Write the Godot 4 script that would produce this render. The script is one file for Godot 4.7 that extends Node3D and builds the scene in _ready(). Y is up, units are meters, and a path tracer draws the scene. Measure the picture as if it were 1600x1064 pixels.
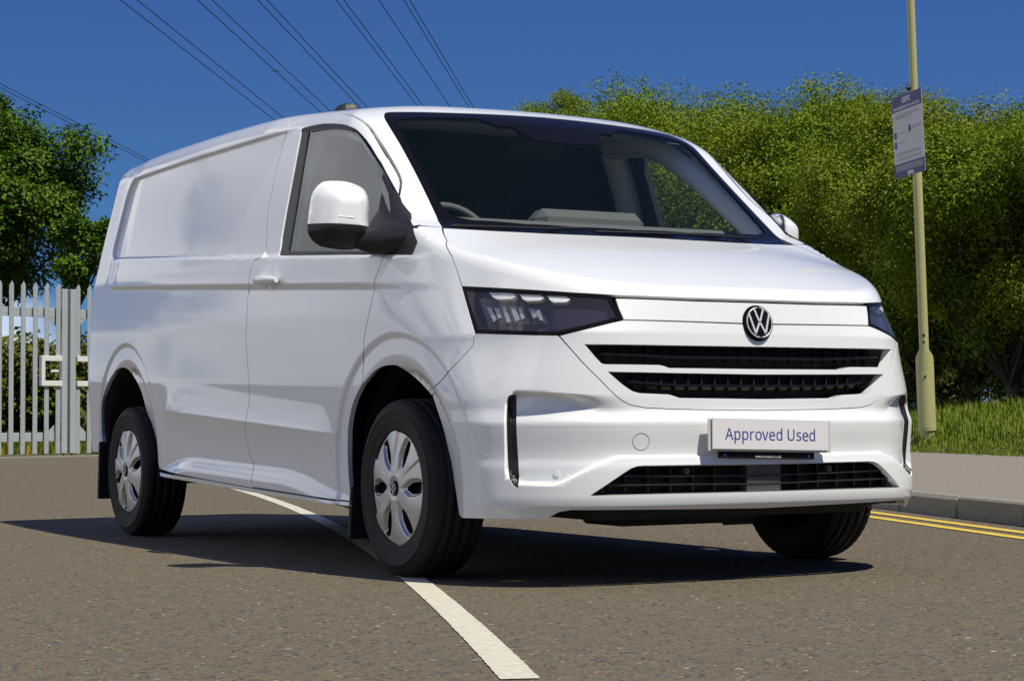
extends Node3D
# World frame: y up, the van's front axle above the origin, van nose towards +z, van's right flank at -x.
# The road runs along RU; RN points across it to the footway.
const EXPOSURE := 1.2
const SUN_ENERGY := 1.4
const SKY_ENERGY := 1.0
const CAM := Vector3(-4.0163, 0.5583, 6.3454)
const FPX := 3045.9
const RU := Vector3(0.342, 0, -0.94)
const RN := Vector3(0.94, 0, 0.342)
const ZC := -0.4          # unrolled flank: straight part between ZR and ZC, fans round the nose and the tail
const ZR := -3.2
const SF := -0.4 + PI / 2
var cam_basis: Basis
var lut_side: PackedFloat32Array
var lut_nose: PackedFloat32Array
var lut_hood: PackedFloat32Array
var lut_lip: PackedFloat32Array
var M := {}
var used := {}
var proj_fn: Callable

func _ready():
	cam_basis = Basis(Vector3.UP, -0.50673) * Basis(Vector3.RIGHT, 0.041486) * Basis(Vector3.BACK, -0.005532)
	var cam := Camera3D.new()
	cam.name = "camera"
	cam.transform = Transform3D(cam_basis, CAM)
	cam.fov = rad_to_deg(2.0 * atan(532.0 / FPX))
	cam.near = 0.05
	cam.far = 2500.0
	add_child(cam)
	cam.current = true
	var attr := CameraAttributesPractical.new()
	cam.attributes = attr
	var we := WorldEnvironment.new()
	we.name = "world_environment"
	var env := Environment.new()
	env.background_mode = Environment.BG_SKY
	env.sky = make_sky()
	env.tonemap_mode = Environment.TONE_MAPPER_LINEAR
	env.tonemap_exposure = EXPOSURE
	env.sdfgi_enabled = true
	env.ssao_enabled = true
	env.ssil_enabled = true
	we.environment = env
	add_child(we)
	var sun := DirectionalLight3D.new()
	sun.name = "sun"
	sun.light_energy = SUN_ENERGY
	sun.light_color = Color(1.0, 0.975, 0.91)
	sun.light_angular_distance = 0.53
	sun.shadow_enabled = true
	add_child(sun)
	sun.look_at_from_position(Vector3.ZERO, Vector3(-0.195, -1.0, -0.59), Vector3.UP)
	make_luts()
	make_materials()
	build_ground()
	build_verge()
	build_gate()
	build_trees()
	build_cables()
	build_lamp()
	build_van()

# ------------------------------------------------------------------ small helpers
func numbered(n: String) -> String:
	if not used.has(n):
		used[n] = 0
		return n
	used[n] += 1
	return "%s_%03d" % [n, used[n]]

func thing(n: String, label: String, category: String, group := "") -> Node3D:
	var o := Node3D.new()
	o.name = numbered(n)
	add_child(o)
	tag(o, label, category, group)
	return o

func tag(o: Node, label: String, category: String, group := ""):
	o.set_meta("label", label)
	o.set_meta("category", category)
	if group != "":
		o.set_meta("group", group)

func put(mesh: Mesh, n: String, mat: Material, parent: Node) -> MeshInstance3D:
	var o := MeshInstance3D.new()
	o.name = numbered(n) if parent == self else n
	o.mesh = mesh
	o.material_override = mat
	parent.add_child(o, true)
	return o

func struct(mesh: Mesh, n: String, mat: Material) -> MeshInstance3D:
	var o := put(mesh, n, mat, self)
	o.set_meta("kind", "structure")
	return o

func node_part(n: String, parent: Node) -> Node3D:
	var o := Node3D.new()
	o.name = n
	parent.add_child(o, true)
	return o

func sst(a: float, b: float, x: float) -> float:
	var t := clampf((x - a) / (b - a), 0.0, 1.0)
	return t * t * (3.0 - 2.0 * t)

func h11(i: int) -> float:
	var v := (i * 374761393 + 668265263) & 0x7fffffff
	v = ((v ^ (v >> 13)) * 1274126177) & 0x7fffffff
	return float((v ^ (v >> 16)) & 0xffff) / 65535.0

func new_st() -> SurfaceTool:
	var st := SurfaceTool.new()
	st.begin(Mesh.PRIMITIVE_TRIANGLES)
	return st

# a box with chamfered edges, centred in its own frame
func add_box(st: SurfaceTool, xf: Transform3D, size: Vector3, ch := 0.0):
	var h := size * 0.5
	var c := minf(ch, minf(h.x, minf(h.y, h.z)) * 0.9)
	var axes := [Vector3.RIGHT, Vector3.UP, Vector3.BACK]
	var hv := [h.x, h.y, h.z]
	for a in 3:
		var b := (a + 1) % 3
		var d := (a + 2) % 3
		for s in [-1.0, 1.0]:
			var n: Vector3 = axes[a] * s
			var p: Array = []
			for q in [[-1, -1], [1, -1], [1, 1], [-1, 1]]:
				p.append(xf * (n * hv[a] + axes[b] * (q[0] * (hv[b] - c)) + axes[d] * (q[1] * (hv[d] - c))))
			quad(st, p[0], p[1], p[2], p[3], (xf.basis * n).normalized())
	if c > 0.0:
		for a in 3:
			var b := (a + 1) % 3
			var d := (a + 2) % 3
			for sb in [-1.0, 1.0]:
				for sd in [-1.0, 1.0]:
					var p0: Vector3 = axes[b] * (sb * hv[b]) + axes[d] * (sd * (hv[d] - c))
					var p1: Vector3 = axes[b] * (sb * (hv[b] - c)) + axes[d] * (sd * hv[d])
					var e: Vector3 = axes[a] * (hv[a] - c)
					quad(st, xf * (p0 - e), xf * (p0 + e), xf * (p1 + e), xf * (p1 - e), (xf.basis * (axes[b] * sb + axes[d] * sd)).normalized())
		for sx in [-1.0, 1.0]:
			for sy in [-1.0, 1.0]:
				for sz in [-1.0, 1.0]:
					var n := Vector3(sx, sy, sz)
					tri(st, xf * Vector3(sx * h.x, sy * (h.y - c), sz * (h.z - c)), xf * Vector3(sx * (h.x - c), sy * h.y, sz * (h.z - c)), xf * Vector3(sx * (h.x - c), sy * (h.y - c), sz * h.z), (xf.basis * n).normalized())

func tri(st: SurfaceTool, a: Vector3, b: Vector3, c: Vector3, n: Vector3):
	if (b - a).cross(c - a).dot(n) > 0.0:
		var t := b
		b = c
		c = t
	for v in [a, b, c]:
		st.set_normal(n)
		st.add_vertex(v)

func quad(st: SurfaceTool, a: Vector3, b: Vector3, c: Vector3, d: Vector3, n: Vector3):
	tri(st, a, b, c, n)
	tri(st, a, c, d, n)

# round bar along a polyline, radius may vary
func add_tube(st: SurfaceTool, pts: Array, rad: Array, sides := 8, caps := true):
	var n := pts.size()
	var up := Vector3.UP
	var d0: Vector3 = (pts[1] - pts[0]).normalized()
	if absf(d0.dot(up)) > 0.95:
		up = Vector3.RIGHT
	var rings: Array = []
	var norms: Array = []
	for i in n:
		var d: Vector3 = (pts[mini(i + 1, n - 1)] - pts[maxi(i - 1, 0)]).normalized()
		var sx := up.cross(d).normalized()
		var sy := d.cross(sx).normalized()
		var r: float = rad[mini(i, rad.size() - 1)]
		var ring := PackedVector3Array()
		var nr := PackedVector3Array()
		for k in sides:
			var a := TAU * k / sides
			var o := sx * cos(a) + sy * sin(a)
			ring.append(pts[i] + o * r)
			nr.append(o)
		rings.append(ring)
		norms.append(nr)
	for i in n - 1:
		for k in sides:
			var k2 := (k + 1) % sides
			var v := [[i, k], [i, k2], [i + 1, k2], [i + 1, k]]
			var fn: Vector3 = norms[i][k] + norms[i][k2]
			for t in [[0, 1, 2], [0, 2, 3]]:
				var ids: Array = t
				var a: Vector3 = rings[v[ids[0]][0]][v[ids[0]][1]]
				var b: Vector3 = rings[v[ids[1]][0]][v[ids[1]][1]]
				var c: Vector3 = rings[v[ids[2]][0]][v[ids[2]][1]]
				if (b - a).cross(c - a).dot(fn) > 0.0:
					ids = [t[0], t[2], t[1]]
				for q in ids:
					st.set_normal(norms[v[q][0]][v[q][1]])
					st.add_vertex(rings[v[q][0]][v[q][1]])
	if caps:
		for e in [0, n - 1]:
			var nn: Vector3 = (pts[0] - pts[1]).normalized() if e == 0 else (pts[n - 1] - pts[n - 2]).normalized()
			for k in range(1, sides - 1):
				tri(st, rings[e][0], rings[e][k], rings[e][k + 1], nn)

# turned shape about the x axis: profile of Vector2(radius, x)
func add_lathe_x(st: SurfaceTool, prof: Array, seg: int, tread := false):
	st.set_smooth_group(0)
	var n := prof.size()
	for i in n - 1:
		for k in seg:
			var p: Array = []
			for q in [[i, k], [i, k + 1], [i + 1, k + 1], [i + 1, k]]:
				var a: float = TAU * (q[1] % seg) / seg
				var v: Vector2 = prof[q[0]]
				var r := v.x
				if tread and absf(v.y) > 0.068 and v.x > 0.300 and (q[1] % seg) % 4 == 0:
					r -= 0.0055
				p.append(Vector3(v.y, r * cos(a), r * sin(a)))
			var mid: Vector3 = (p[0] + p[2]) * 0.5
			var dr: float = prof[i + 1].x - prof[i].x
			var dx: float = prof[i + 1].y - prof[i].y
			var rad := Vector3(0, mid.y, mid.z).normalized()
			var nn := rad * dx + Vector3(-dr, 0, 0)
			for t in [[0, 1, 2], [0, 2, 3]]:
				var ids: Array = t
				if (p[t[1]] - p[t[0]]).cross(p[t[2]] - p[t[0]]).dot(nn) > 0.0:
					ids = [t[0], t[2], t[1]]
				for q in ids:
					st.add_vertex(p[q])

func box_mesh(size: Vector3, ch := 0.004) -> ArrayMesh:
	var st := new_st()
	add_box(st, Transform3D.IDENTITY, size, ch)
	return st.commit()

func text_mesh(t: String, size: float, depth := 0.0008, bold := false) -> TextMesh:
	var m := TextMesh.new()
	var f := SystemFont.new()
	f.font_names = PackedStringArray(["Droid Sans"])
	if bold:
		f.font_weight = 700
	m.font = f
	m.text = t
	m.font_size = 48
	m.pixel_size = size / 48.0
	m.depth = depth
	m.curve_step = 1.5
	return m

func mat(c: Color, rough: float, metal := 0.0) -> StandardMaterial3D:
	var m := StandardMaterial3D.new()
	m.albedo_color = Color(c.r, c.g, c.b).linear_to_srgb()
	m.roughness = rough
	m.metallic = metal
	return m

# ------------------------------------------------------------------ the van's skin as one implicit surface
func spline(xs: Array, ys: Array, lo: float, hi: float, n: int) -> PackedFloat32Array:
	var k := xs.size()
	var h: Array = []
	var d: Array = []
	for i in k - 1:
		h.append(xs[i + 1] - xs[i])
		d.append((ys[i + 1] - ys[i]) / (xs[i + 1] - xs[i]))
	var m: Array = [d[0]]
	for i in range(1, k - 1):
		if d[i - 1] * d[i] > 0.0:
			var w1: float = 2 * h[i] + h[i - 1]
			var w2: float = h[i] + 2 * h[i - 1]
			m.append((w1 + w2) / (w1 / d[i - 1] + w2 / d[i]))
		else:
			m.append(0.0)
	m.append(d[k - 2])
	var out := PackedFloat32Array()
	out.resize(n + 1)
	var j := 0
	for i in n + 1:
		var t: float = clampf(lo + (hi - lo) * i / n, xs[0], xs[k - 1])
		while j < k - 2 and t > xs[j + 1]:
			j += 1
		var s: float = (t - xs[j]) / h[j]
		out[i] = (1 + 2 * s) * (1 - s) * (1 - s) * ys[j] + s * (1 - s) * (1 - s) * h[j] * m[j] + s * s * (3 - 2 * s) * ys[j + 1] + s * s * (s - 1) * h[j] * m[j + 1]
	return out

func make_luts():
	lut_side = spline([.1, .22, .30, .5, .75, .95, 1.1, 1.2, 1.3, 1.5, 1.8, 2.0], [.94, .955, .970, .982, .9985, .9985, .990, .980, .959, .915, .845, .79], 0.1, 2.1, 1000)
	lut_nose = spline([.1, .25, .275, .31, .40, .435, .53, .550, .557, .575, .60, .66, .72, .85, .97, 1.3], [.80, .862, .884, .892, .895, .890, .9015, .9035, .9015, .890, .8785, .873, .872, .868, .862, .84], 0.1, 1.3, 800)
	lut_hood = spline([-1.0, -.2, .118, .4, .6, .75, .84, .9], [1.62, 1.375, 1.262, 1.175, 1.105, 1.045, 1.005, .97], -1.0, 1.0, 800)
	lut_lip = spline([.8, .903, .988, 1.002, 1.067, 1.123, 1.144, 1.164, 1.345, 1.58], [.352, .352, .348, .352, .393, .428, .436, .438, .437, .437], 0.8, 1.58, 400)

func lk(t: PackedFloat32Array, lo: float, hi: float, x: float) -> float:
	var n := t.size() - 1
	var q := clampf((x - lo) / (hi - lo), 0.0, 0.99999) * n
	var i := int(q)
	return lerpf(t[i], t[i + 1], q - i)

func rint(a: float, b: float, r: float) -> float:
	var u := maxf(r + a, 0.0)
	var v := maxf(r + b, 0.0)
	return minf(-r, maxf(a, b)) + sqrt(u * u + v * v)

# how far inside the recessed upper panel a point of the flank lies
func recess_d(y: float, z: float, with_top := true) -> float:
	var a := z + 3.545 + (1.8 - y) * 0.14
	var b := y - (1.153 - 0.073 * z)
	var k := 0.10
	var hh := maxf(k - absf(a - b), 0.0) / k
	var di := minf(a, b) - hh * hh * k * 0.25
	if with_top:
		var c := 1.785 - 0.0145 * z - y
		hh = maxf(k - absf(di - c), 0.0) / k
		di = minf(di, c) - hh * hh * k * 0.25
	return di

func sill_line(z: float) -> float:
	var p := 0.335 - 0.0285 * z
	var q := minf(0.352 + 0.17 * (z + 2.493), 0.285 + 0.197 * (-0.526 - z))
	var h := maxf(0.03 - absf(p - q), 0.0) / 0.03
	return minf(p, q) - h * h * 0.0075

# lower fascia: edges of its recess as angle round the nose
func fascia_top(a: float) -> float:
	return 0.645 + 0.013 * (1.0 - sst(0.886, 1.09, a))

func fascia_side(y: float) -> float:
	return 0.878 + 0.02 * sst(0.61, 0.66, y) + 0.03 * (1.0 - sst(0.33, 0.40, y))

# pressed detail of the flanks: shoulder, recessed panel, swell, sill, arch lips
func flank_detail(y: float, z: float) -> float:
	var d := 0.0
	var yg := 1.066 - 0.0605 * z
	if y > yg - 0.04:
		var fade := (1.0 - sst(0.05, 0.38, z)) * sst(-3.62, -3.3, z)
		d += 0.014 * sst(yg - 0.034, yg, y) * fade
		var yb := 1.153 - 0.073 * z
		if y > yb - 0.02:
			var rm := sst(0.0, 0.016, recess_d(y, z))
			if z > -1.6:
				rm = lerpf(rm, sst(0.0, 0.016, recess_d(y, z, false)), sst(-1.6, -1.18, z))
			d -= 0.021 * rm * (1.0 - sst(0.0, 0.3, z))
	if y < 1.0:
		var u := y - (0.489 - 0.0532 * z)
		if u > -0.16 and u < 0.14:
			var e := sst(-2.62, -2.2, z) * (1.0 - sst(-0.66, -0.44, z))
			if e > 0.0:
				var q := 1.0 - u / 0.14 if u > 0.0 else 1.0 + u / 0.16
				d += 0.017 * q * q * e
		var yl := sill_line(z)
		if y < yl + 0.012:
			d += 0.026 * sst(-0.012, 0.06, yl - y)
		var er := Vector2(z, y - 0.345).length() - 0.418
		if z < -1.5:
			er = Vector2(z + 3.15, y - 0.405).length() - 0.437
		if er < 0.13:
			d -= 0.011 * (1.0 - sst(0.096, 0.122, er))
			if er < 0.042:
				var q := (0.042 - maxf(er, -0.03)) / 0.042
				d -= 0.013 * q * q
	return d

func bf(p: Vector3) -> float:
	var x := absf(p.x)
	var y := p.y
	var z := p.z
	var yr := y + 0.033 * z + 0.05
	var w := lk(lut_side, 0.1, 2.1, yr)
	if z < -2.2:
		w -= 0.05 * sst(-2.2, -4.2, z)
	elif z > -0.8:
		w -= 0.03 * sst(-0.8, 0.8, z)
	var f := x - w - flank_detail(y, z)
	if z > -1.25:
		var x2 := x * x
		var fz := lk(lut_nose, 0.1, 1.3, y) - 0.07 * x2 - (0.46 + 0.18 * sst(0.62, 0.86, y)) * x2 * x2 * x2 - maxf(y - 0.86, 0.0) * (0.1 + 1.1 * x2 * x)
		if z > 0.3 and y > 0.3 and y < 0.7:
			var an := atan2(z - ZC, x)
			var yb := lk(lut_lip, 0.8, 1.58, an)
			var yt := fascia_top(an)
			var tw := 0.013 + 0.09 * sst(0.98, 1.22, an)
			var dep := 0.012 + 0.040 * (1.0 - sst(0.90, 1.22, an))
			var al := fascia_side(y)
			fz -= dep * sst(yb - 0.004, yb + 0.007, y) * (1.0 - sst(yt - tw, yt + 0.003, y)) * sst(al - 0.011, al, an)
		var face := (z - fz) / sqrt(1.0 + pow(0.14 * x + 3.2 * x2 * x2 * x, 2.0))
		var hood := (y - (lk(lut_hood, -1.0, 1.0, z) - 0.0344 * x2 - 0.0575 * x2 * x2 * sst(-0.1, 0.35, z))) * 0.92
		var ws := (z - (0.118 - (y - 1.262) * 1.255 - 0.16 * x2 - 0.06 * x2 * x2)) * 0.62
		f = rint(rint(face, minf(hood, ws), 0.03), f, 0.06)
	var rz := 1.945 - 0.022 * (z + 2.5) - 0.035 * x * x
	if z > -2.2:
		rz -= 0.0215 * (z + 2.2) * (z + 2.2)
		var q := maxf(x - 0.4, 0.0)
		rz -= 0.2 * q * q * sst(-1.6, -0.6, z)
	elif z < -3.0:
		rz -= 0.03 * (z + 3.0) * (z + 3.0)
	f = rint(f, y - rz, 0.09)
	if z < -3.0:
		f = rint(f, -4.02 + 0.10 * maxf(y - 0.9, 0.0) + 0.06 * x * x - z, 0.14)
	return f

func bgrad(p: Vector3) -> Vector3:
	var e := 0.0012
	var a := bf(p + Vector3(e, -e, -e))
	var b := bf(p + Vector3(-e, -e, e))
	var c := bf(p + Vector3(-e, e, -e))
	var d := bf(p + Vector3(e, e, e))
	return (Vector3(1, -1, -1) * a + Vector3(-1, -1, 1) * b + Vector3(-1, 1, -1) * c + Vector3(1, 1, 1) * d).normalized()

# photo pixel -> point on the skin (the direction comes from the pixel, the distance from the body)
func px_dir(u: float, v: float) -> Vector3:
	return (cam_basis * Vector3((u - 800.0) / FPX, -(v - 532.0) / FPX, -1.0)).normalized()

func px(u: float, v: float, off := 0.0) -> Vector3:
	var d := px_dir(u, v)
	var t := 4.0
	for i in 300:
		var q := bf(CAM + d * t) - off
		if q < 0.0003:
			break
		t += maxf(q * 0.65, 0.0003)
		if t > 14.0:
			break
	return CAM + d * t

func px_plane(u: float, v: float, axis: int, val: float) -> Vector3:
	var d := px_dir(u, v)
	return CAM + d * ((val - CAM[axis]) / d[axis])

func pxs(flat: Array, off := 0.0) -> Array:
	var out: Array = []
	for i in range(0, flat.size(), 2):
		out.append(px(flat[i], flat[i + 1], off))
	return out

# Catmull-Rom through pixel points, for curved outlines
func curve(flat: Array, sub := 4) -> Array:
	var p: Array = []
	for i in range(0, flat.size(), 2):
		p.append(Vector2(flat[i], flat[i + 1]))
	var out: Array = []
	for i in p.size() - 1:
		var a: Vector2 = p[maxi(i - 1, 0)]
		var d: Vector2 = p[mini(i + 2, p.size() - 1)]
		for k in sub:
			var q: Vector2 = (p[i] as Vector2).cubic_interpolate(p[i + 1], a, d, float(k) / sub)
			out.append(q.x)
			out.append(q.y)
	out.append(p[-1].x)
	out.append(p[-1].y)
	return out

func to_s(p: Vector3) -> Vector2:
	if p.z > ZC:
		return Vector2(ZC + atan2(p.z - ZC, -p.x), p.y)
	if p.z < ZR:
		return Vector2(ZR - atan2(ZR - p.z, -p.x), p.y)
	return Vector2(p.z, p.y)

func dom_s(pts: Array) -> PackedVector2Array:
	var o := PackedVector2Array()
	for p in pts:
		o.append(to_s(p))
	return o

func dom_t(pts: Array) -> PackedVector2Array:
	var o := PackedVector2Array()
	for p in pts:
		o.append(Vector2(p.x, p.z))
	return o

# near half of an outline that starts and ends on the centre line -> whole outline
func whole(pts: Array) -> Array:
	var o: Array = []
	var n := pts.size()
	for i in n:
		var p: Vector3 = pts[i]
		if i == 0 or i == n - 1:
			p.x = 0.0
		o.append(p)
	for i in range(n - 2, 0, -1):
		o.append(Vector3(-pts[i].x, pts[i].y, pts[i].z))
	return o

# flat-sided pane of the door window, which ignores the windscreen pillar
func pane_point(q: Vector2) -> Vector3:
	return Vector3(-(lk(lut_side, 0.1, 2.1, q.y + 0.033 * q.x + 0.05) - 0.03 * sst(-0.8, 0.8, q.x) - 0.019), q.y, q.x)

func pane_proj(q: Vector2) -> Array:
	var p := pane_point(q)
	var du := pane_point(q + Vector2(0.01, 0)) - pane_point(q - Vector2(0.01, 0))
	var dv := pane_point(q + Vector2(0, 0.01)) - pane_point(q - Vector2(0, 0.01))
	var n := du.cross(dv).normalized()
	return [p, n if n.x < 0.0 else -n]

func on_skin(q: Vector2, dom: int, off: float) -> Vector3:
	var o: Vector3
	var d: Vector3
	var hi := 1.7
	if dom == 1:
		o = Vector3(q.x, 0.3, q.y)
		d = Vector3.UP
		hi = 1.9
	else:
		if q.x > ZC:
			var a := q.x - ZC
			o = Vector3(0, q.y, ZC)
			d = Vector3(-cos(a), 0, sin(a))
		elif q.x < ZR:
			var a := ZR - q.x
			o = Vector3(0, q.y, ZR)
			d = Vector3(-cos(a), 0, -sin(a))
		else:
			o = Vector3(0, q.y, q.x)
			d = Vector3.LEFT
	return cast(o, d, hi, off)

func cast(o: Vector3, d: Vector3, hi: float, off: float) -> Vector3:
	var fh := bf(o + d * hi) - off
	var lo := hi
	var fl := fh
	while lo > 0.1:
		lo -= maxf(0.08, fl * 0.6)
		fl = bf(o + d * lo) - off
		if fl < 0.0:
			break
		hi = lo
		fh = fl
	var side := 0
	for i in 14:
		var m := (lo * fh - hi * fl) / (fh - fl) if absf(fh - fl) > 1e-9 else (lo + hi) * 0.5
		var fm := bf(o + d * m) - off
		if absf(fm) < 0.00004:
			return o + d * m
		if fm < 0.0:
			lo = m
			fl = fm
			if side == -1:
				fh *= 0.5
			side = -1
		else:
			hi = m
			fh = fm
			if side == 1:
				fl *= 0.5
			side = 1
	return o + d * ((lo + hi) * 0.5)

# trimmed sheet: grid cells clipped to an outline with holes, laid on the skin, edges turned inwards
func panel(ring: PackedVector2Array, holes: Array, dom: int, cell: float, off := 0.0, flange := 0.02, cuts: Array = [], cy := 0.0) -> ArrayMesh:
	if cy == 0.0:
		cy = cell
	var cv := Vector2(cell, cy)
	var mn := ring[0]
	var mx := ring[0]
	for p in ring:
		mn = mn.min(p)
		mx = mx.max(p)
	mn -= cv * 0.37
	var nx := int(ceil((mx.x - mn.x) / cell)) + 1
	var ny := int(ceil((mx.y - mn.y) / cy)) + 1
	var mark := PackedByteArray()
	mark.resize(nx * ny)
	var loops: Array = [ring]
	loops.append_array(holes)
	var lines: Array = loops.duplicate()
	lines.append_array(cuts)
	for li in lines.size():
		var lp: PackedVector2Array = lines[li]
		var bit := 1 if li < loops.size() else 2
		for i in lp.size():
			var a: Vector2 = lp[i]
			var b: Vector2 = lp[(i + 1) % lp.size()]
			if bit == 2 and not Rect2(mn, mx - mn).grow(0.05).intersects(Rect2(a, Vector2.ZERO).expand(b).grow(0.001)):
				continue
			var n := int(ceil(a.distance_to(b) / (minf(cell, cy) * 0.15))) + 1
			for k in n + 1:
				var q := (a.lerp(b, float(k) / n) - mn) / cv
				if q.x < 0.0 or q.y < 0.0 or q.x >= nx or q.y >= ny:
					continue
				var at := int(q.y) * nx + int(q.x)
				mark[at] = mark[at] | bit
	var verts := PackedVector3Array()
	var norms := PackedVector3Array()
	var idx := PackedInt32Array()
	var cache := {}
	for iy in ny:
		for ix in nx:
			var c0 := mn + Vector2(ix, iy) * cv
			var poly := PackedVector2Array([c0, c0 + Vector2(cell, 0), c0 + cv, c0 + Vector2(0, cy)])
			var mk := mark[iy * nx + ix]
			var pieces: Array = []
			if mk & 1:
				pieces = Geometry2D.intersect_polygons(poly, ring)
				for h in holes:
					var nxt: Array = []
					for q in pieces:
						nxt.append_array(Geometry2D.clip_polygons(q, h))
					pieces = nxt
			else:
				var c := c0 + cv * 0.5
				if not Geometry2D.is_point_in_polygon(c, ring):
					continue
				var inside := false
				for h in holes:
					if Geometry2D.is_point_in_polygon(c, h):
						inside = true
						break
				if inside:
					continue
				pieces = [poly]
			if mk & 2:
				for ct in cuts:
					var nxt: Array = []
					for q in pieces:
						nxt.append_array(Geometry2D.intersect_polygons(q, ct))
						nxt.append_array(Geometry2D.clip_polygons(q, ct))
					pieces = nxt
			for q in pieces:
				var ids := PackedInt32Array()
				for v in q:
					var key := Vector2i(roundi(v.x * 20000.0), roundi(v.y * 20000.0))
					if not cache.has(key):
						cache[key] = verts.size()
						if dom == 2:
							var r: Array = proj_fn.call(v)
							verts.append(r[0])
							norms.append(r[1])
						else:
							var p := on_skin(v, dom, off)
							verts.append(p)
							norms.append(bgrad(p))
					ids.append(cache[key])
				var tris := PackedInt32Array([0, 1, 2, 0, 2, 3]) if mk == 0 else Geometry2D.triangulate_polygon(q)
				for t in range(0, tris.size(), 3):
					var a := ids[tris[t]]
					var b := ids[tris[t + 1]]
					var c := ids[tris[t + 2]]
					var cr := (verts[b] - verts[a]).cross(verts[c] - verts[a])
					if cr.length_squared() < 1e-16:
						continue
					if cr.dot(norms[a] + norms[b] + norms[c]) > 0.0:
						idx.append_array([a, c, b])
					else:
						idx.append_array([a, b, c])
	if flange > 0.0:
		for lp in loops:
			var pts: Array = []
			for i in lp.size():
				var a: Vector2 = lp[i]
				var b: Vector2 = lp[(i + 1) % lp.size()]
				var n := maxi(1, int(ceil(a.distance_to(b) / (cell * 1.5))))
				for k in n:
					pts.append(a.lerp(b, float(k) / n))
			var top: Array = []
			var bot: Array = []
			for q in pts:
				if dom == 2:
					var r: Array = proj_fn.call(q)
					top.append(r[0])
					bot.append(r[0] - r[1] * flange)
				else:
					var p := on_skin(q, dom, off)
					top.append(p)
					bot.append(p - bgrad(p) * flange)
			var n := pts.size()
			for i in n:
				var j := (i + 1) % n
				var fn: Vector3 = (top[j] - top[i]).cross(bot[i] - top[i]).normalized()
				var base := verts.size()
				for v in [top[i], top[j], bot[j], bot[i]]:
					verts.append(v)
					norms.append(fn)
				idx.append_array([base, base + 2, base + 1, base, base + 3, base + 2])
	var arr := []
	arr.resize(Mesh.ARRAY_MAX)
	arr[Mesh.ARRAY_VERTEX] = verts
	arr[Mesh.ARRAY_NORMAL] = norms
	arr[Mesh.ARRAY_INDEX] = idx
	var m := ArrayMesh.new()
	m.add_surface_from_arrays(Mesh.PRIMITIVE_TRIANGLES, arr)
	return m

func flip_mesh(m: Mesh) -> ArrayMesh:
	var out := ArrayMesh.new()
	for s in m.get_surface_count():
		var a := m.surface_get_arrays(s)
		var v: PackedVector3Array = a[Mesh.ARRAY_VERTEX]
		var n: PackedVector3Array = a[Mesh.ARRAY_NORMAL]
		for i in v.size():
			v[i].x = -v[i].x
			n[i].x = -n[i].x
		var id := PackedInt32Array()
		if a[Mesh.ARRAY_INDEX] != null:
			id = a[Mesh.ARRAY_INDEX]
		else:
			for i in v.size():
				id.append(i)
		for i in range(0, id.size(), 3):
			var t := id[i + 1]
			id[i + 1] = id[i + 2]
			id[i + 2] = t
		var arr := []
		arr.resize(Mesh.ARRAY_MAX)
		arr[Mesh.ARRAY_VERTEX] = v
		arr[Mesh.ARRAY_NORMAL] = n
		arr[Mesh.ARRAY_INDEX] = id
		out.add_surface_from_arrays(Mesh.PRIMITIVE_TRIANGLES, arr)
	return out

# lining: the same sheet moved inwards along its normals
func inset(m: ArrayMesh, d: float) -> ArrayMesh:
	var a := m.surface_get_arrays(0)
	var v: PackedVector3Array = a[Mesh.ARRAY_VERTEX]
	var n: PackedVector3Array = a[Mesh.ARRAY_NORMAL]
	for i in v.size():
		v[i] -= n[i] * d
	a[Mesh.ARRAY_VERTEX] = v
	var o := ArrayMesh.new()
	o.add_surface_from_arrays(Mesh.PRIMITIVE_TRIANGLES, a)
	return o

# the same piece on both flanks
func both(m: Mesh, n: String, mt: Material, parents: Array):
	put(m, n, mt, parents[0])
	put(flip_mesh(m), n, mt, parents[1])

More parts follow.
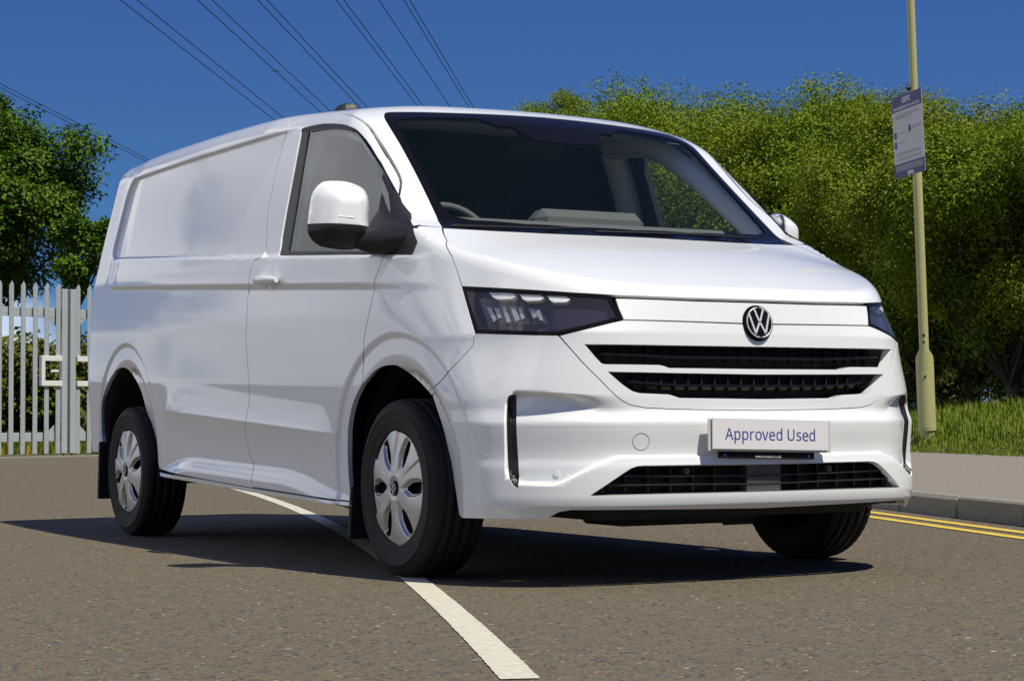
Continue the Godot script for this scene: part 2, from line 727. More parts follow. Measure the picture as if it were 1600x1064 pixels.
# curves along which the flank's pressings bend, so that the mesh has edges there
func flank_cuts() -> Array:
	var out: Array = []
	var under := func(fn: Callable, z0: float, z1: float) -> PackedVector2Array:
		var p := PackedVector2Array()
		for i in 201:
			var z := lerpf(z0, z1, i / 200.0)
			p.append(to_s(cast(Vector3(0, fn.call(z), z), Vector3.LEFT, 1.7, 0.0)))
		p.append(Vector2(p[200].x, 0.05))
		p.append(Vector2(p[0].x, 0.05))
		return p
	for e in [-0.034, -0.0255, -0.017, -0.0085, 0.0]:
		out.append(under.call(func(z: float) -> float: return 1.066 - 0.0605 * z + e, -3.7, 0.4))
	for e in [-0.008, -0.003, 0.0, 0.003, 0.008]:
		out.append(under.call(func(z: float) -> float: return 0.489 - 0.0532 * z + e, -2.7, -0.4))
	for e in [-0.012, 0.006, 0.024, 0.042, 0.06]:
		out.append(under.call(func(z: float) -> float: return sill_line(z) - e, -2.7, -0.3))
	for lev in [0.0, 0.004, 0.008, 0.012, 0.016]:
		var p := PackedVector2Array()
		var c := Vector2(-1.9, 1.55)
		var per: Array = []
		for i in 120:
			per.append(Vector2(lerpf(-3.9, 0.35, i / 120.0), 1.05))
		for i in 10:
			per.append(Vector2(0.35, lerpf(1.05, 2.3, i / 10.0)))
		for i in 120:
			per.append(Vector2(lerpf(0.35, -3.9, i / 120.0), 2.3))
		for i in 60:
			per.append(Vector2(-3.9, lerpf(2.3, 1.05, i / 60.0)))
		for q in per:
			var lo := 0.0
			var hi := 1.0
			for k in 16:
				var m := (lo + hi) * 0.5
				var v: Vector2 = c.lerp(q, m)
				if recess_d(v.y, v.x) > lev:
					lo = m
				else:
					hi = m
			var v: Vector2 = c.lerp(q, lo)
			if v.y > 1.84:
				v.y = 1.84
			p.append(to_s(cast(Vector3(0, v.y, v.x), Vector3.LEFT, 1.7, 0.0)) if v.x > ZC or v.x < ZR else v)
		out.append(p)
	for ac in [[0.0, 0.345, 0.418], [-3.15, 0.405, 0.437]]:
		for e in [0.122, 0.1155, 0.109, 0.1025, 0.096, 0.042, 0.032, 0.022, 0.012]:
			var p := PackedVector2Array()
			for k in 72:
				var a := TAU * k / 72.0
				var z: float = ac[0] + cos(a) * (ac[2] + e)
				var y: float = maxf(ac[1] + sin(a) * (ac[2] + e), 0.12)
				p.append(to_s(cast(Vector3(0, y, z), Vector3.LEFT, 1.7, 0.0)))
			out.append(p)
	return out

func fascia_cuts() -> Array:
	var out: Array = []
	for e in [-0.004, -0.0012, 0.0015, 0.0042, 0.007]:
		var p := PackedVector2Array()
		for i in 121:
			var a := lerpf(0.82, PI - 0.82, i / 120.0)
			p.append(Vector2(ZC + a, lk(lut_lip, 0.8, 1.58, minf(a, PI - a)) + e))
		p.append(Vector2(ZC + PI - 0.82, 0.1))
		p.append(Vector2(ZC + 0.82, 0.1))
		out.append(p)
	for e in [-0.013, -0.009, -0.005, -0.001, 0.003]:
		var p := PackedVector2Array()
		for i in 61:
			var a := lerpf(0.82, PI - 0.82, i / 60.0)
			p.append(Vector2(ZC + a, fascia_top(minf(a, PI - a)) + e))
		p.append(Vector2(ZC + PI - 0.82, 0.1))
		p.append(Vector2(ZC + 0.82, 0.1))
		out.append(p)
	for e in [-0.011, -0.008, -0.0055, -0.003, 0.0]:
		var p := PackedVector2Array()
		for i in 31:
			p.append(Vector2(ZC + fascia_side(lerpf(0.3, 0.7, i / 30.0)) + e, lerpf(0.3, 0.7, i / 30.0)))
		for i in 31:
			var y := lerpf(0.7, 0.3, i / 30.0)
			p.append(Vector2(2 * SF - (ZC + fascia_side(y) + e), y))
		out.append(p)
	return out

func shrink(r: PackedVector2Array, d: float) -> PackedVector2Array:
	var o := Geometry2D.offset_polygon(r, -d, Geometry2D.JOIN_MITER)
	return o[0] if o.size() > 0 else r

# ------------------------------------------------------------------ the van
func build_van():
	var van := thing("panel_van", "white panel van parked across a white line with a sale board on its number plate", "van")
	var seam := [455,189, 448,202, 441,226, 428.7,277, 417.5,331.7, 408,402, 396.5,405.5, 390,424, 388,443, 386.7,460, 384.5,500, 383.4,534, 384.7,551, 388.2,600, 388.8,623, 382.6,658.5, 382.6,679, 388.8,708, 396,729, 394,762]
	var seam3 := pxs(seam)
	var archr := curve([248.5,732, 245.6,718, 237,673, 227,636, 217.4,605, 203,581, 190.6,574, 178,581, 165,605, 158,633, 158,673, 160,701], 4)
	var ytop: float = seam3[0].y
	var ztop: float = seam3[0].z
	# flank of the load space
	var side3: Array = seam3.duplicate()
	side3.append_array(pxs([320,748.5]))
	side3.append_array(pxs(archr))
	var ring := dom_s(side3)
	ring.append(Vector2(-3.66, 0.41))
	ring.append(Vector2(-4.3, 0.40))
	var eave: Array = []
	ring.append(Vector2(-4.3, ytop - 0.02))
	for i in 21:
		var s := lerpf(-4.3, ztop, i / 20.0)
		var q := Vector2(s, ytop + (ztop - s) * 0.011 - 0.045 * sst(-3.6, -4.3, s))
		eave.append(on_skin(q, 0, 0.0))
		if i > 0 and i < 20:
			ring.append(q)
		elif i == 0:
			ring[ring.size() - 1] = q
	var fcuts := flank_cuts()
	var m := panel(ring, [], 0, 0.024, 0.0, 0.02, fcuts, 0.012)
	both(m, "side_panel", M.paint, [van, van])
	# tail
	var sR := ZR - PI / 2
	var yq: float = eave[0].y
	var tail := PackedVector2Array([Vector2(-4.3, 0.40), Vector2(2 * sR + 4.3, 0.40), Vector2(2 * sR + 4.3, yq), Vector2(sR, yq + 0.02), Vector2(-4.3, yq)])
	put(panel(tail, [], 0, 0.04), "rear_door", M.paint, van)
	var lamp := PackedVector2Array([Vector2(-4.06, 0.95), Vector2(-4.24, 0.95), Vector2(-4.24, 1.5), Vector2(-4.09, 1.5)])
	both(panel(lamp, [], 0, 0.03, 0.006), "tail_light", M.red_lens, [van, van])
	# sill
	var sill := dom_s(pxs([249.6,737.2, 320,750, 394,763.3, 470,775, 549,785.6, 550,790.5, 470,780, 394,769, 320,756, 250.8,743.5]))
	both(panel(sill, [], 0, 0.02, 0.004, 0.06), "sill", M.paint, [van, van])
	# front doors
	var dtop := curve([455,189, 472,183, 500.5,178, 528.7,176.6, 547.5,179, 561.6,185, 580,199, 604,234.6, 620,262, 626,274.5, 628.5,286, 625,306], 3)
	var dfront := [651.5,376, 644,398, 598.5,402, 592,421, 585,441, 585,454, 579,480, 568,533, 569,546, 568,559, 567,580, 567.6,599]
	var archb := curve([567.6,599, 552.7,628, 545,662.7, 543.6,697, 545,736, 548,768, 549,784.4], 4)
	var dr: Array = pxs(dtop)
	dr.append_array(pxs([646,352.6]))
	dr.append_array(pxs(dfront))
	dr.append_array(pxs(archb))
	dr.append_array(pxs([470,774]))
	for i in range(seam3.size() - 1, 0, -1):
		dr.append(seam3[i])
	var dring := shrink(dom_s(dr), 0.0044)
	var wring := dom_s(pxs(curve([434,399.4, 445,334, 457.5,268, 468.7,208.7, 471,202, 476.7,198.5, 505,192.7, 534,193.7, 547,197.5, 556.5,202, 567,212.5, 579,228, 604.5,271, 625,307.7], 2) + [649,352.5, 654,378, 646,397.6, 553,398]))
	var glass := dom_s(pxs(curve([447.5,392.5, 463,301, 478.5,209, 483,206, 505,202.5, 524.6,201.5, 540,203.2, 549,206.5, 566,220, 580,238, 601,269.4, 621,305], 2) + [612,330, 596,360, 566,392]))
	var sail := dom_s(pxs([601,269.4, 624.5,307.7, 646.3,352.5, 651.8,378, 644.4,396.8, 564,396, 568,388, 576,354, 593,328.5, 598,300]))
	var doors := []
	for k in 2:
		doors.append(node_part("front_door", van))
	both(panel(dring, [wring], 0, 0.022, 0.0, 0.02, fcuts, 0.012), "door_skin", M.paint, doors)
	both(panel(wring, [glass], 0, 0.03, -0.007, 0.03), "window_frame", M.trim, doors)
	var gz := PackedVector2Array()
	for q in glass:
		var p := on_skin(q, 0, -0.013)
		gz.append(Vector2(p.z, p.y))
	gz = Geometry2D.offset_polygon(gz, 0.006)[0]
	proj_fn = pane_proj
	both(panel(gz, [], 2, 0.03, 0.0, 0.0), "door_glass", M.glass_side, doors)
	both(panel(sail, [], 0, 0.03, 0.005, 0.02), "mirror_sail", M.trim, doors)
	both(inset(panel(shrink(dring, 0.01), [glass], 0, 0.04, 0.0, 0.0), 0.022), "door_trim", M.inner, doors)
	build_handle(doors)
	# wings
	var archt := curve([674.5,617, 658.5,599, 641.5,584, 624.6,573, 613,570, 596,573, 582,582, 567.6,599], 4)
	var fl := [646,353.5, 690,355, 697,376, 705,400, 714,424, 721,448.5, 731,484, 741,519.5, 738,540, 718,562, 697,584, 687,596]
	fl.append_array(archt)
	for i in range(dfront.size() - 4, -1, -2):
		fl.append(dfront[i])
		fl.append(dfront[i + 1])
	both(panel(dom_s(pxs(fl)), [], 0, 0.018, 0.0, 0.02, fcuts), "front_wing", M.paint, [van, van])
	# roof with windscreen pillars
	var wsedge := curve([691,354.5, 687,349, 668,309, 649,270.5, 625,226, 606,195, 600,183, 601,177.5, 607,174.9, 650,174.6, 700,175.8, 750,177.4, 800,179.7, 850,183], 3)
	var wbase := [999,368.5, 925,365.5, 850,362.5, 770,358.5]
	var half: Array = []
	var we3 := pxs(wsedge)
	for i in range(we3.size() - 1, -1, -1):
		half.append(we3[i])
	half.append_array(pxs([646,353.2]))
	var dt3 := pxs(dtop)
	for i in range(dt3.size() - 1, -1, -1):
		half.append(dt3[i])
	for i in range(eave.size() - 2, -1, -1):
		half.append(eave[i])
	half.append(on_skin(Vector2(sR, yq + 0.02), 0, 0.0))
	var rring := dom_t(whole(half))
	put(panel(rring, [], 1, 0.024), "roof", M.paint, van)
	put(inset(panel(rring, [], 1, 0.03, 0.0, 0.0), 0.04), "headlining", M.lining, van)
	# windscreen
	var wh: Array = pxs(wbase)
	wh.append_array(we3)
	var ws := dom_t(whole(wh))
	var fh := pxs([990,358, 900,353.4, 820,348.5, 738,342.5, 704.6,335.6, 693,324, 663,272.5, 635,222, 618,190, 621,186, 640,183.8, 720,183.6, 746,184.5, 777.6,195.5, 801,197, 835,218, 866,222])
	var wscr := node_part("windscreen", van)
	put(panel(ws, [], 1, 0.04, -0.005, 0.0), "pane", M.glass_front, wscr)
	put(panel(ws, [dom_t(whole(fh))], 1, 0.03, -0.0025, 0.012), "black_border", M.frit, wscr)
	# bonnet
	var bh: Array = pxs([999,370.5, 925,367.5, 850,364.5, 770,360.5, 690.6,356])
	bh.append_array(pxs([697.6,376, 705.6,400, 714.6,424, 721.8,447.6, 770,450, 824,453, 900,458, 961,461.5, 1080,466, 1182,468.8]))
	put(panel(shrink(dom_s(whole(bh)), 0.0018), [], 0, 0.022, 0.0, 0.02, [], 0.008), "bonnet", M.paint, van)
	build_nose(van, fcuts)
	build_headlights(van)
	build_mirrors(doors)
	build_wheels(van)
	build_under(van)
	build_cabin(van)
	build_plate(van)
	# aerial on the roof
	var ap := px_plane(541, 166, 0, -0.5)
	var peak := px_plane(541, 159.5, 0, -0.5).y
	ap = on_skin(Vector2(ap.x, ap.z), 1, 0.0)
	var ah := clampf(peak - ap.y, 0.03, 0.14) + 0.006
	var st := new_st()
	for i in 8:
		for k in 16:
			var q: Array = []
			for e in [[i, k], [i, k + 1], [i + 1, k + 1], [i + 1, k]]:
				var a: float = TAU * e[1] / 16.0
				var b: float = PI * 0.5 * e[0] / 8.0
				q.append(Vector3(cos(a) * cos(b) * 0.06, sin(b) * ah * 0.92, sin(a) * cos(b) * 0.12))
			var n: Vector3 = (q[0] + q[2]).normalized()
			quad(st, q[0], q[1], q[2], q[3], n)
	put(st.commit(), "roof_aerial", M.trim, van).position = ap - Vector3(0, 0.006, 0)
	# rain drops left on the nose
	var mm := MultiMesh.new()
	mm.transform_format = MultiMesh.TRANSFORM_3D
	var sp := SphereMesh.new()
	sp.radius = 1.0
	sp.height = 2.0
	sp.radial_segments = 8
	sp.rings = 4
	mm.mesh = sp
	var rng := RandomNumberGenerator.new()
	rng.seed = 5
	var xs: Array = []
	while xs.size() < 300:
		var u := rng.randf_range(585, 860)
		var v := rng.randf_range(440, 760)
		if v > 560 and (u < 700 or u > 785):
			continue
		if rng.randf() < 0.35:
			u = rng.randf_range(700, 1180)
			v = rng.randf_range(372, 455)
		if u > 715 and u < 980 and v > 445 and v < 525:
			continue
		var p := px(u, v)
		var n := bgrad(p)
		var r := 0.0008 + 0.0018 * pow(rng.randf(), 3.0)
		var b := Basis(Quaternion(Vector3.UP, n)) * Basis.from_scale(Vector3(r, r * 0.45, r))
		xs.append(Transform3D(b, p))
	mm.instance_count = xs.size()
	for i in xs.size():
		mm.set_instance_transform(i, xs[i])
	var mi := MultiMeshInstance3D.new()
	mi.name = "water_drops"
	mi.multimesh = mm
	mi.material_override = M.water
	mi.set_meta("kind", "stuff")
	van.add_child(mi)

func build_handle(doors: Array):
	var c := px(420.5, 438)
	for k in 2:
		var sg := 1.0 if k == 0 else -1.0
		var st := new_st()
		var pts: Array = []
		var rad: Array = []
		for i in 13:
			var t := i / 12.0
			var zz := lerpf(-0.115, 0.115, t)
			var o := 0.034 * pow(sin(PI * clampf(t, 0.04, 0.96)), 0.35)
			pts.append(Vector3(sg * (c.x - o), c.y - 0.0605 * zz, c.z + zz))
			rad.append(0.021 * pow(sin(PI * clampf(t, 0.02, 0.98)), 0.25))
		add_tube(st, pts, rad, 14)
		put(st.commit(), "handle", M.paint, doors[k])
		st = new_st()
		var q: Array = []
		for i in 9:
			var t := i / 8.0
			q.append(Vector3(sg * (c.x + 0.020), c.y + lerpf(-0.045, 0.045, t), c.z + 0.01))
		add_tube(st, q, [0.012, 0.022, 0.028, 0.031, 0.032, 0.031, 0.028, 0.022, 0.012], 16)
		put(st.commit(), "handle_cup", M.paint, doors[k])

func build_nose(van: Node3D, fcuts: Array):
	var seam := [872.6,524, 890,543, 906.7,562, 922,578, 937.7,593, 952,608, 964.6,620, 973,626.5, 985,632.5, 1008,637, 1045,638.8, 1088,640, 1182,641]
	# bumper, outline from the centre line round the near corner and back under the lip
	var half := []
	for i in range(seam.size() - 2, -1, -2):
		half.append(seam[i])
		half.append(seam[i + 1])
	half.append_array([836,523.4, 800,522.3, 741,520.5, 738.8,540, 719,562, 698,584.7, 688,596.7])
	half.append_array(curve([675.5,618, 685,647, 695,680, 708,745, 717,803], 4))
	half.append_array([720,808.5, 770,811, 853,811, 862,807, 873,801, 893,797.5, 1000,797, 1100,796, 1190,794.5])
	var ring := shrink(dom_s(whole(pxs(half))), 0.0015)
	var vent := dom_s(pxs(curve([806,616.3, 799,617, 793.5,621, 791.8,650, 792,677, 793.3,715, 795.7,745, 799,755, 804,760.5, 810,763.2], 3) + [810.3,755, 808.6,700, 807,648]))
	var ventf := PackedVector2Array()
	for v in vent:
		ventf.append(Vector2(2 * SF - v.x, v.y))
	var intake := dom_s(whole(pxs([1191,725, 1100,726, 1006,727.3, 996,728.3, 987,731.5, 975,739, 950,756, 922.5,774.3, 930,774.8, 1060,772, 1194,769])))
	var bp := node_part("front_bumper", van)
	var bcuts := fascia_cuts()
	for k in range(fcuts.size() - 18, fcuts.size() - 9):
		bcuts.append(fcuts[k])
		var fr := PackedVector2Array()
		for v in fcuts[k]:
			fr.append(Vector2(2 * SF - v.x, v.y))
		bcuts.append(fr)
	put(panel(ring, [vent, ventf, intake], 0, 0.014, 0.0, 0.03, bcuts, 0.0105), "bumper_skin", M.paint, bp)
	both(panel(vent, [], 0, 0.008, -0.004, 0.05), "air_vent", M.trim, [bp, bp])
	# lower intake: back, blades, centre block, sensors
	put(panel(intake, [], 0, 0.04, -0.075, 0.0), "intake_back", M.black, bp)
	for yv in [[742.5, 745.3, 742.0, 744.4], [757.0, 759.6, 755.0, 757.2]]:
		put(panel(dom_s(whole(pxs([1192,yv[2], 1080,yv[2] + 0.6, 940,yv[0], 940,yv[1], 1080,yv[3] + 0.6, 1192,yv[3]], -0.022))), [], 0, 0.03, -0.022, 0.03), "intake_blade", M.trim, bp)
	for i in 15:
		var x := -0.63 + i * 0.09
		if absf(x) < 0.1:
			continue
		var st := new_st()
		add_box(st, Transform3D(Basis.IDENTITY, on_skin(to_s(Vector3(x, 0.37, 0.85)), 0, -0.06)), Vector3(0.006, 0.1, 0.04), 0.001)
		put(st.commit(), "intake_fin", M.trim, bp)
	put(panel(dom_s(pxs([1168,726, 1221,725.3, 1221.5,768.5, 1168.5,770], -0.02)), [], 0, 0.03, -0.024, 0.04), "radar_cover", M.grey_plastic, bp)
	for u in [[1074.0, 736.0, -0.02], [870.0, 741.0, 0.0]]:
		var p := px(u[0], u[1], u[2])
		for sg in [1.0, -1.0]:
			var st := new_st()
			var n := bgrad(p)
			add_tube(st, [p - n * 0.02, p + n * 0.0015], [0.0115], 20)
			add_tube(st, [p, p + n * 0.003], [0.008], 16)
			var mesh: Mesh = st.commit()
			put(mesh if sg > 0.0 else flip_mesh(mesh), "parking_sensor", M.grey_plastic if u[2] < 0.0 else M.paint, bp)
	# towing eye cover: a disc with a fine gap
	var tc := to_s(px(1002, 690))
	var sd := new_st()
	var ring2: Array = []
	for k in 41:
		var a := TAU * k / 40.0
		ring2.append(on_skin(tc + Vector2(cos(a) * 0.022, sin(a) * 0.028), 0, 0.0002))
	add_tube(sd, ring2, [0.0007], 6, false)
	put(sd.commit(), "towing_eye_cover", M.trim, bp)
	# grille surround
	var mh := [1184,507, 1158,506, 1060,502.6, 974,500.3, 960,503.2, 920,513.2, 874,524.6]
	mh.append_array(seam.slice(2))
	var mring := shrink(dom_s(whole(pxs(mh))), 0.0012)
	var up := dom_s(whole(pxs([1184,541.6, 1050,539.4, 912.5,537.6, 918,543, 930,557.5, 940,567.8, 946,569.2, 1030,570.3, 1038,572, 1046,575, 1184,576.8])))
	var low := dom_s(whole(pxs([1184,585, 1060,582.8, 949.5,580.6, 958,588, 970,598.5, 980,606, 989,611.5, 1000,614.4, 1045,616.4, 1054,619, 1062,621.8, 1184,623.6])))
	var gr := node_part("front_grille", van)
	put(panel(mring, [up, low], 0, 0.013, 0.0, 0.035), "grille_surround", M.paint, gr)
	put(panel(up, [], 0, 0.04, -0.085, 0.0), "grille_back", M.black, gr)
	put(panel(low, [], 0, 0.04, -0.085, 0.0), "grille_back", M.black, gr)
	for yv in [[551.0, 557.5], [594.5, 601.5]]:
		put(panel(dom_s(whole(pxs([1184,yv[1], 1060,yv[1] - 1.4, yv[0] + 388,yv[0], yv[0] + 390,yv[0] + 2.6, 1060,yv[1] + 2.0, 1184,yv[1] + 3.6], -0.03))), [], 0, 0.03, -0.03, 0.045), "grille_blade", M.trim, gr)
	for i in 22:
		var x := -0.58 + i * 0.0552
		for yy in [0.795, 0.695]:
			if absf(x) > 0.5 and yy < 0.7:
				continue
			var st := new_st()
			add_box(st, Transform3D(Basis.IDENTITY, on_skin(to_s(Vector3(x, yy, 0.8)), 0, -0.08)), Vector3(0.006, 0.075, 0.02), 0.001)
			put(st.commit(), "grille_fin", M.black, gr)
	# strip under the bonnet edge
	var strip := shrink(dom_s(whole(pxs([1182,473.5, 1080,470.6, 962,466.3, 967,482, 975,499, 1060,501.3, 1184,505.6]))), 0.0008)
	put(panel(strip, [], 0, 0.018), "nose_strip", M.paint, van)
	# round emblem
	var c := px(1184, 505)
	var n := bgrad(c)
	var ax := Vector3.UP.cross(n).normalized()
	var bs := Basis(ax, n.cross(ax).normalized(), n)
	emblem(van, Transform3D(bs, c + n * 0.004), 0.064)

func emblem(parent: Node, xf: Transform3D, r: float):
	var e := node_part("emblem", parent)
	e.transform = xf
	var st := new_st()
	var pf := [[0.0, 0.008], [0.80, 0.008], [0.92, 0.006], [1.0, -0.006]]
	for i in 3:
		for k in 48:
			var p: Array = []
			for q in [[i, k], [i, k + 1], [i + 1, k + 1], [i + 1, k]]:
				var a: float = TAU * q[1] / 48.0
				p.append(Vector3(cos(a) * pf[q[0]][0] * r, sin(a) * pf[q[0]][0] * r, pf[q[0]][1] * r / 0.064))
			if i == 0:
				tri(st, p[0], p[2], p[3], Vector3.BACK)
			else:
				quad(st, p[0], p[1], p[2], p[3], (Vector3(p[0].x + p[2].x, p[0].y + p[2].y, 0).normalized() * (0.3 if i == 1 else 1.0) + Vector3.BACK).normalized())
	put(st.commit(), "emblem_disc", M.gloss_black, e)
	st = new_st()
	var ring: Array = []
	for k in 49:
		var a := TAU * k / 48.0
		ring.append(Vector3(cos(a) * 0.82 * r, sin(a) * 0.82 * r, 0.0085 * r / 0.064))
	add_tube(st, ring, [0.035 * r], 8, false)
	var w := 0.105 * r
	var zt := 0.0095 * r / 0.064
	for s in [-1.0, 1.0]:
		for seg in [[Vector2(0.30, 0.74), Vector2(0.045, 0.10)], [Vector2(0.66, 0.46), Vector2(0.33, -0.60)], [Vector2(0.33, -0.60), Vector2(0.03, -0.02)]]:
			var a: Vector2 = seg[0] * Vector2(s, 1) * r
			var b: Vector2 = seg[1] * Vector2(s, 1) * r
			var d := (b - a).normalized()
			var mid := (a + b) * 0.5
			add_box(st, Transform3D(Basis(Vector3.BACK, d.angle()), Vector3(mid.x, mid.y, zt)), Vector3(a.distance_to(b) + w * 0.5, w, 0.003 * r / 0.064), 0.0)
	put(st.commit(), "emblem_letters", M.chrome, e)

func build_headlights(van: Node3D):
	var o := [720.7,448.8, 770,451, 824,454, 890,457.5, 949,461.2, 955,465, 964,481, 973,498, 930,509.5, 872.6,523.5, 800,521.3, 742,519.2, 731,484]
	var ring := dom_s(pxs(o))
	var hl := [node_part("headlight", van), node_part("headlight", van)]
	var inner := shrink(ring, 0.011)
	both(panel(ring, [inner], 0, 0.02, -0.003, 0.06), "bezel", M.gloss_black, hl)
	both(panel(inner, [], 0, 0.03, -0.005, 0.0), "lens", M.lens, hl)
	both(panel(shrink(ring, 0.003), [], 0, 0.03, -0.062, 0.0), "housing", M.lamp_dark, hl)
	for d in [[764,457, 771,465, 778,468, 800,467, 806,463, 801,458.5], [812,460, 817,467.5, 824,470.3, 844,469.5, 850,465.5, 845,461], [855,462, 860,469.5, 866,472.3, 885,472, 891,468, 886,463.5]]:
		both(panel(dom_s(pxs(d, -0.010)), [], 0, 0.012, -0.010, 0.02), "daytime_light", M.reflector, hl)
	# reflector bowls in the lower row
	for d in [[757,478, 768,505, 800,507, 790,479], [793,478.5, 804,506.5, 828,507.5, 821,480], [824,480, 832,507, 856,506, 848,481]]:
		both(panel(dom_s(pxs(d, -0.05)), [], 0, 0.012, -0.05, 0.012), "bowl", M.bowl, hl)
	for d in [[760,480, 768,481, 776,500, 771,503], [772,481, 780,482, 783,496, 778,498], [785,480, 790,480, 797,503, 792,504], [798,481, 806,481, 812,499, 806,503], [810,482, 815,482, 820,496, 815,500], [826,482, 835,483, 840,494, 834,498], [836,484, 843,484, 849,501, 843,500]]:
		both(panel(dom_s(pxs(d, -0.040)), [], 0, 0.012, -0.040, 0.012), "facet", M.facet, hl)
	both(panel(dom_s(pxs([868,482, 958,487, 964,497, 873,516, 862,508], -0.03)), [], 0, 0.02, -0.03, 0.03), "inner_cover", M.lamp_dark, hl)

func pillow(v: Vector2, outline: PackedVector2Array, r: float, hgt: float, z0: float, sg: float) -> Array:
	var f := func(q: Vector2) -> float:
		var dm := 9.0
		for i in outline.size():
			var c := Geometry2D.get_closest_point_to_segment(q, outline[i], outline[(i + 1) % outline.size()])
			dm = minf(dm, q.distance_to(c))
		var t := 1.0 - minf(dm / r, 1.0)
		return hgt * (1.0 - pow(t, 2.4))
	var z: float = f.call(v)
	var e := 0.004
	var gx: float = (f.call(v + Vector2(e, 0)) - f.call(v - Vector2(e, 0))) / (2 * e)
	var gy: float = (f.call(v + Vector2(0, e)) - f.call(v - Vector2(0, e))) / (2 * e)
	return [Vector3(v.x, v.y, z0 + sg * z), Vector3(-gx, -gy, sg).normalized()]

func build_mirrors(doors: Array):
	var zp := -0.20
	var flat := curve([480.3,350, 483,325, 487,304, 495,291, 505.5,283.8, 522.6,282.6, 539.7,283.8, 555.5,288.4, 568.7,296.5, 575,308.5, 576.8,322.6, 576,343.7, 577,357], 6)
	var lowf := curve([584,368, 580,382, 568,387, 554,389, 540,390.4, 522.6,389, 500,384.5, 486,374, 480,362], 5)
	var whole_p := PackedVector2Array()
	var top_p := PackedVector2Array()
	var low_p := PackedVector2Array()
	for i in range(0, flat.size(), 2):
		var p := px_plane(flat[i], flat[i + 1], 2, zp)
		whole_p.append(Vector2(p.x, p.y))
		top_p.append(Vector2(p.x, p.y))
	low_p.append(top_p[top_p.size() - 1] + Vector2(0, -0.002))
	for i in range(0, lowf.size(), 2):
		var p := px_plane(lowf[i], lowf[i + 1], 2, zp)
		whole_p.append(Vector2(p.x, p.y))
		low_p.append(Vector2(p.x, p.y))
	low_p.append(top_p[0] + Vector2(0, -0.002))
	var heads := [node_part("door_mirror", doors[0].get_parent()), node_part("door_mirror", doors[1].get_parent())]
	for e in [[top_p, "mirror_shell", M.paint], [low_p, "mirror_base", M.trim]]:
		proj_fn = func(v: Vector2) -> Array: return pillow(v, whole_p, 0.10, 0.09, zp, 1.0)
		both(panel(e[0], [], 2, 0.009, 0.0, 0.0), e[1], e[2], heads)
		proj_fn = func(v: Vector2) -> Array: return pillow(v, whole_p, 0.04, 0.05, zp, -1.0)
		both(panel(e[0], [], 2, 0.016, 0.0, 0.0), e[1] + "_rear", e[2], heads)
	# crease across the shell
	var st := new_st()
	var cr: Array = []
	for q in [[500, 340.0], [515, 341.5], [535, 343.5], [553, 345.3], [562, 346.2]]:
		var p := px_plane(q[0], q[1], 2, zp)
		var r := pillow(Vector2(p.x, p.y), whole_p, 0.10, 0.09, zp, 1.0)
		cr.append(r[0] - r[1] * 0.001)
	add_tube(st, cr, [0.001, 0.003, 0.0035, 0.003, 0.0005], 8)
	both(st.commit(), "mirror_crease", M.paint, heads)
	# arm that swells into the sail
	st = new_st()
	var ap: Array = []
	var ar: Array = []
	for i in 15:
		var t := i / 14.0
		ap.append(Vector3(lerpf(-1.07, -0.87, t), 1.240 - 0.012 * sin(PI * t), -0.2 + 0.20 * pow(t, 1.4)))
		ar.append(lerpf(0.034, 0.056, sst(0.0, 0.5, t)) - 0.02 * sst(0.6, 1.0, t))
	add_tube(st, ap, ar, 22)
	both(st.commit(), "mirror_arm", M.trim, heads)
	# the far mirror is folded back against its door
	for ch in heads[1].get_children():
		if String(ch.name).begins_with("mirror_arm"):
			continue
		var pv := Vector3(0.97, 0, -0.2)
		var fb := Basis(Vector3.UP, 1.25)
		ch.transform = Transform3D(fb, pv - fb * pv + Vector3(0.0, 0.0, -0.05))

